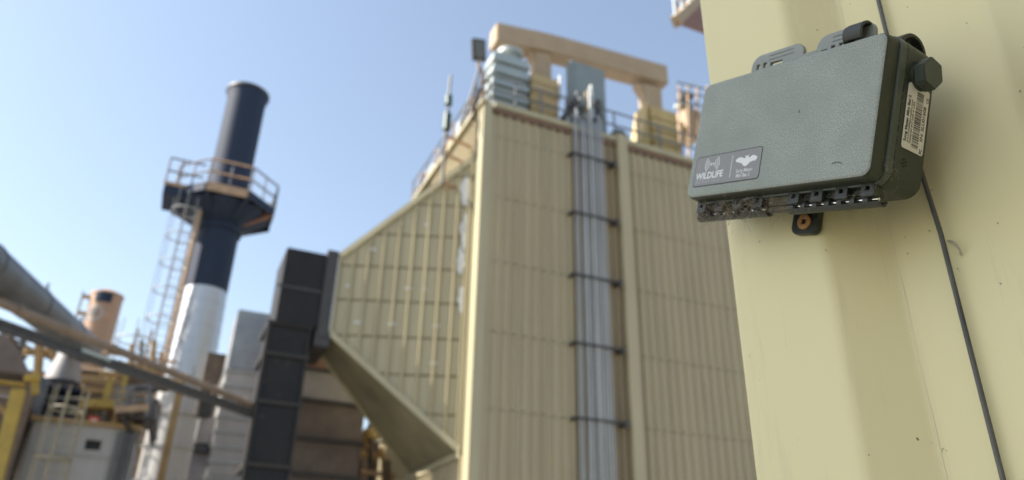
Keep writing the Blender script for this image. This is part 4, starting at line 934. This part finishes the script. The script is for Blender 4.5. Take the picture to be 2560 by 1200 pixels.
# hinges below the box
def hinge(x0, x1, flip, broken=False):
    L = x1-x0; cy, cz, r = -.0522, -.0165, .0042
    fr_loops = [rect(x0, x1, -.0505, -.0405)]
    npl = 4; pit = (L-.005)/(npl-1)
    for k in range(npl):
        xk = x0+.0025+k*pit
        mb_ = shape2d('hinge_lug', [rect(xk-.0040, xk+.0040, -.0510, -.0420, .0008, 3), rect(xk-.0017, xk+.0015, -.0480, -.0448)], .0036, M_hinge, rec, TZ(0, 0, -.0125), .0003)
        MB().box(xk-.0018, xk+.0016, -.0482, -.0446, -.0150, -.0138).build('lug_recess', M_hole, rec)
    MB().box(x0-.001, x1+.001, -.0500, -.0425, -.0215, -.0150).build('hinge_web', M_case, rec, bevel=.0006)
    # lower shell (half pipe) and knuckles
    n = 12; vs = []; 
    for i in range(n+1):
        a = math.pi*(1.02+.86*i/n)+.35
        for q in (r, r*.72):
            for x in (x0-.003, x1+.004): vs.append((x, cy+q*math.sin(a), cz+q*math.cos(a)*-1))
    fs = []
    for i in range(n):
        o = i*4; fs += [(o, o+1, o+5, o+4), (o+2, o+6, o+7, o+3), (o, o+4, o+6, o+2), (o+1, o+3, o+7, o+5)]
    fs += [(0, 2, 3, 1), (n*4, n*4+1, n*4+3, n*4+2)]
    sh = MB(); sh.add(vs, fs); sh.build('hinge_shell', M_hinge, rec, smooth='auto')
    kn = 7; kp = (L+.004)/kn
    for k in range(kn):
        xk = x0-.002+k*kp; q = MB()
        xlathe(q, [(xk, r*.8), (xk+.0003, r*1.0), (xk+kp*.42, r*1.0), (xk+kp*.45, r*.8)], cy, cz, 20); q.build('hinge_knuckle', M_hinge, rec, smooth='auto')
    q = MB(); xlathe(q, [(x0-.0015, .0010), (x1+.0020, .0010)], cy+.0004, cz+.0010, 12); q.build('hinge_pin', M_pin, rec, smooth='auto')
hinge(.0115, .0680, 0); hinge(-.0700, -.0130, 1)
MB().box(-.0085, .0085, -.0500, -.0430, -.0200, -.0130).build('hinge_bridge', mat('dusty_brown_plastic', (.10, .085, .055), (.14, .12, .08), rough=.7, nscale=200), rec, bevel=.001)
MB().box(-.0090, .0085, -.0545, -.0500, -.0190, -.0150).build('hinge_bridge', MATS['dusty_brown_plastic'], rec, bevel=.001)
# screw tab at the bottom with bronze screw
tabo = shape2d('screw_tab', [rect(-.0115, .0080, -.0615, -.0380, .0045, 8)], .0040, M_hinge, rec, TZ(0, 0, -.0440), .0005)
MB().box(.0065, .0095, -.0530, -.0440, -.0445, -.0385).build('tab_rib', M_hinge, rec, bevel=.0004)
scw = shape2d('screw', [[(.0048*math.cos(a*math.pi/16), .0048*math.sin(a*math.pi/16)) for a in range(32)], rect(-.0020, .0020, -.0020, .0020)], .0018, M_brass, rec, TZ(-.0015, -.0538, -.0412), .0003)
MB().box(-.0022, .0022, -.0022, .0022, -.0014, -.0011).build('square_recess', M_hole, scw)
# standoffs from the case back to the wall (two screw bosses)
for x in (-.05, .05): MB().box(x-.006, x+.006, -.01, .01, -.0476, -.0445).build('back_pad', M_case, rec)
# dimple on lid
MB().tube([(.0180, .0060, .00002), (.0184, .0050, .0001), (.0180, .0040, .00002)], .00022, 5).build('scuff_mark', M_hinge, rec)
MB().tube([(.0480, -.0330, .0002), (.0510, -.0325, .0006), (.0535, -.0328, .0003), (.0550, -.0340, .0002)], .00016, 5).build('scuff_mark', M_hinge, rec)

# cobwebs and dusty fibres on the hinges
random.seed(11); cw = MB()
def fibre(c, spread, L, r, steps=5, zb=-.0075):
    p = Vector(c)+Vector([random.gauss(0, 1)*s_ for s_ in spread]); d = Vector((random.gauss(0, 1), random.gauss(0, .6), random.gauss(0, .35))).normalized(); pts = [p.copy()]
    for k in range(steps):
        d = (d+Vector((random.gauss(0, .5), random.gauss(0, .5), random.gauss(0, .3)))).normalized(); p = p+d*L/steps; pts.append(p.copy())
    cw.tube(pts, r, 3, cap=False)
for k in range(190):
    x = random.triangular(-.071, .012, -.03); fibre((x, -.0525+.002*random.gauss(0, 1), -.0095), (.004, .0022, .0015), random.uniform(.006, .018), random.uniform(.00004, .0001), 7)
for c, n_, s_ in (((-.066, -.054, -.011), 45, .0022), ((-.045, -.0465, -.009), 45, .0010), ((-.021, -.047, -.009), 45, .0022), ((-.004, -.048, -.0115), 45, .003), ((-.060, -.048, -.009), 14, .0015)):
    for k in range(n_): fibre(c, (s_, s_*.8, s_*.6), random.uniform(.002, .006), random.uniform(.00006, .00014), 4)
for k in range(60): fibre((random.uniform(.01, .075), -.051, -.0105), (.003, .002, .001), random.uniform(.004, .010), .00005)
for k in range(40): fibre((random.uniform(-.072, -.02), -.0425, -.004), (.002, .0012, .001), random.uniform(.003, .006), .00005)
M_web = mat('cobweb_dust', (.34, .29, .22), (.22, .19, .14), rough=.95, nscale=300)
o = cw.build('cobweb', M_web, None); o.matrix_world = BM; tag(o, 'dusty brown cobweb tangled over the hinges under the green recorder', 'cobweb')
o['kind'] = 'stuff'
# fine dust flecks along the case side
df = MB()
for k in range(130):
    y = random.uniform(-.042, .042); z = random.choice((-.0105, -.0152, random.uniform(-.03, -.004), -.0155)); x = W2+.0024+(.0006 if -.0152 < z < -.0106 else 0) if z < -.0104 else W2+.0014
    if -.021 < y < .0195 and z < -.0190: continue
    L = random.uniform(.0002, .0006); a = random.uniform(0, 6.3)
    df.tube([(x, y, z), (x+.0001, y+L*math.cos(a), z+L*math.sin(a))], random.uniform(.00005, .00013), 4)
for k in range(70):
    a = random.uniform(0, 6.3); L = random.uniform(.0004, .0016); y = random.gauss(-.036, .003); z = random.gauss(-.012, .004)
    df.tube([(W2+.0030, y, z), (W2+.0033, y+L*math.cos(a), z+L*math.sin(a))], .00005, 4)
o = df.build('dust_fleck', mat('pale_dust', (.36, .34, .28), rough=.9), None); o.matrix_world = BM; o['kind'] = 'stuff'
tag(o, 'pale dust flecks and lint on the right side of the green recorder', 'dust')
print('objects', len(bpy.data.objects))
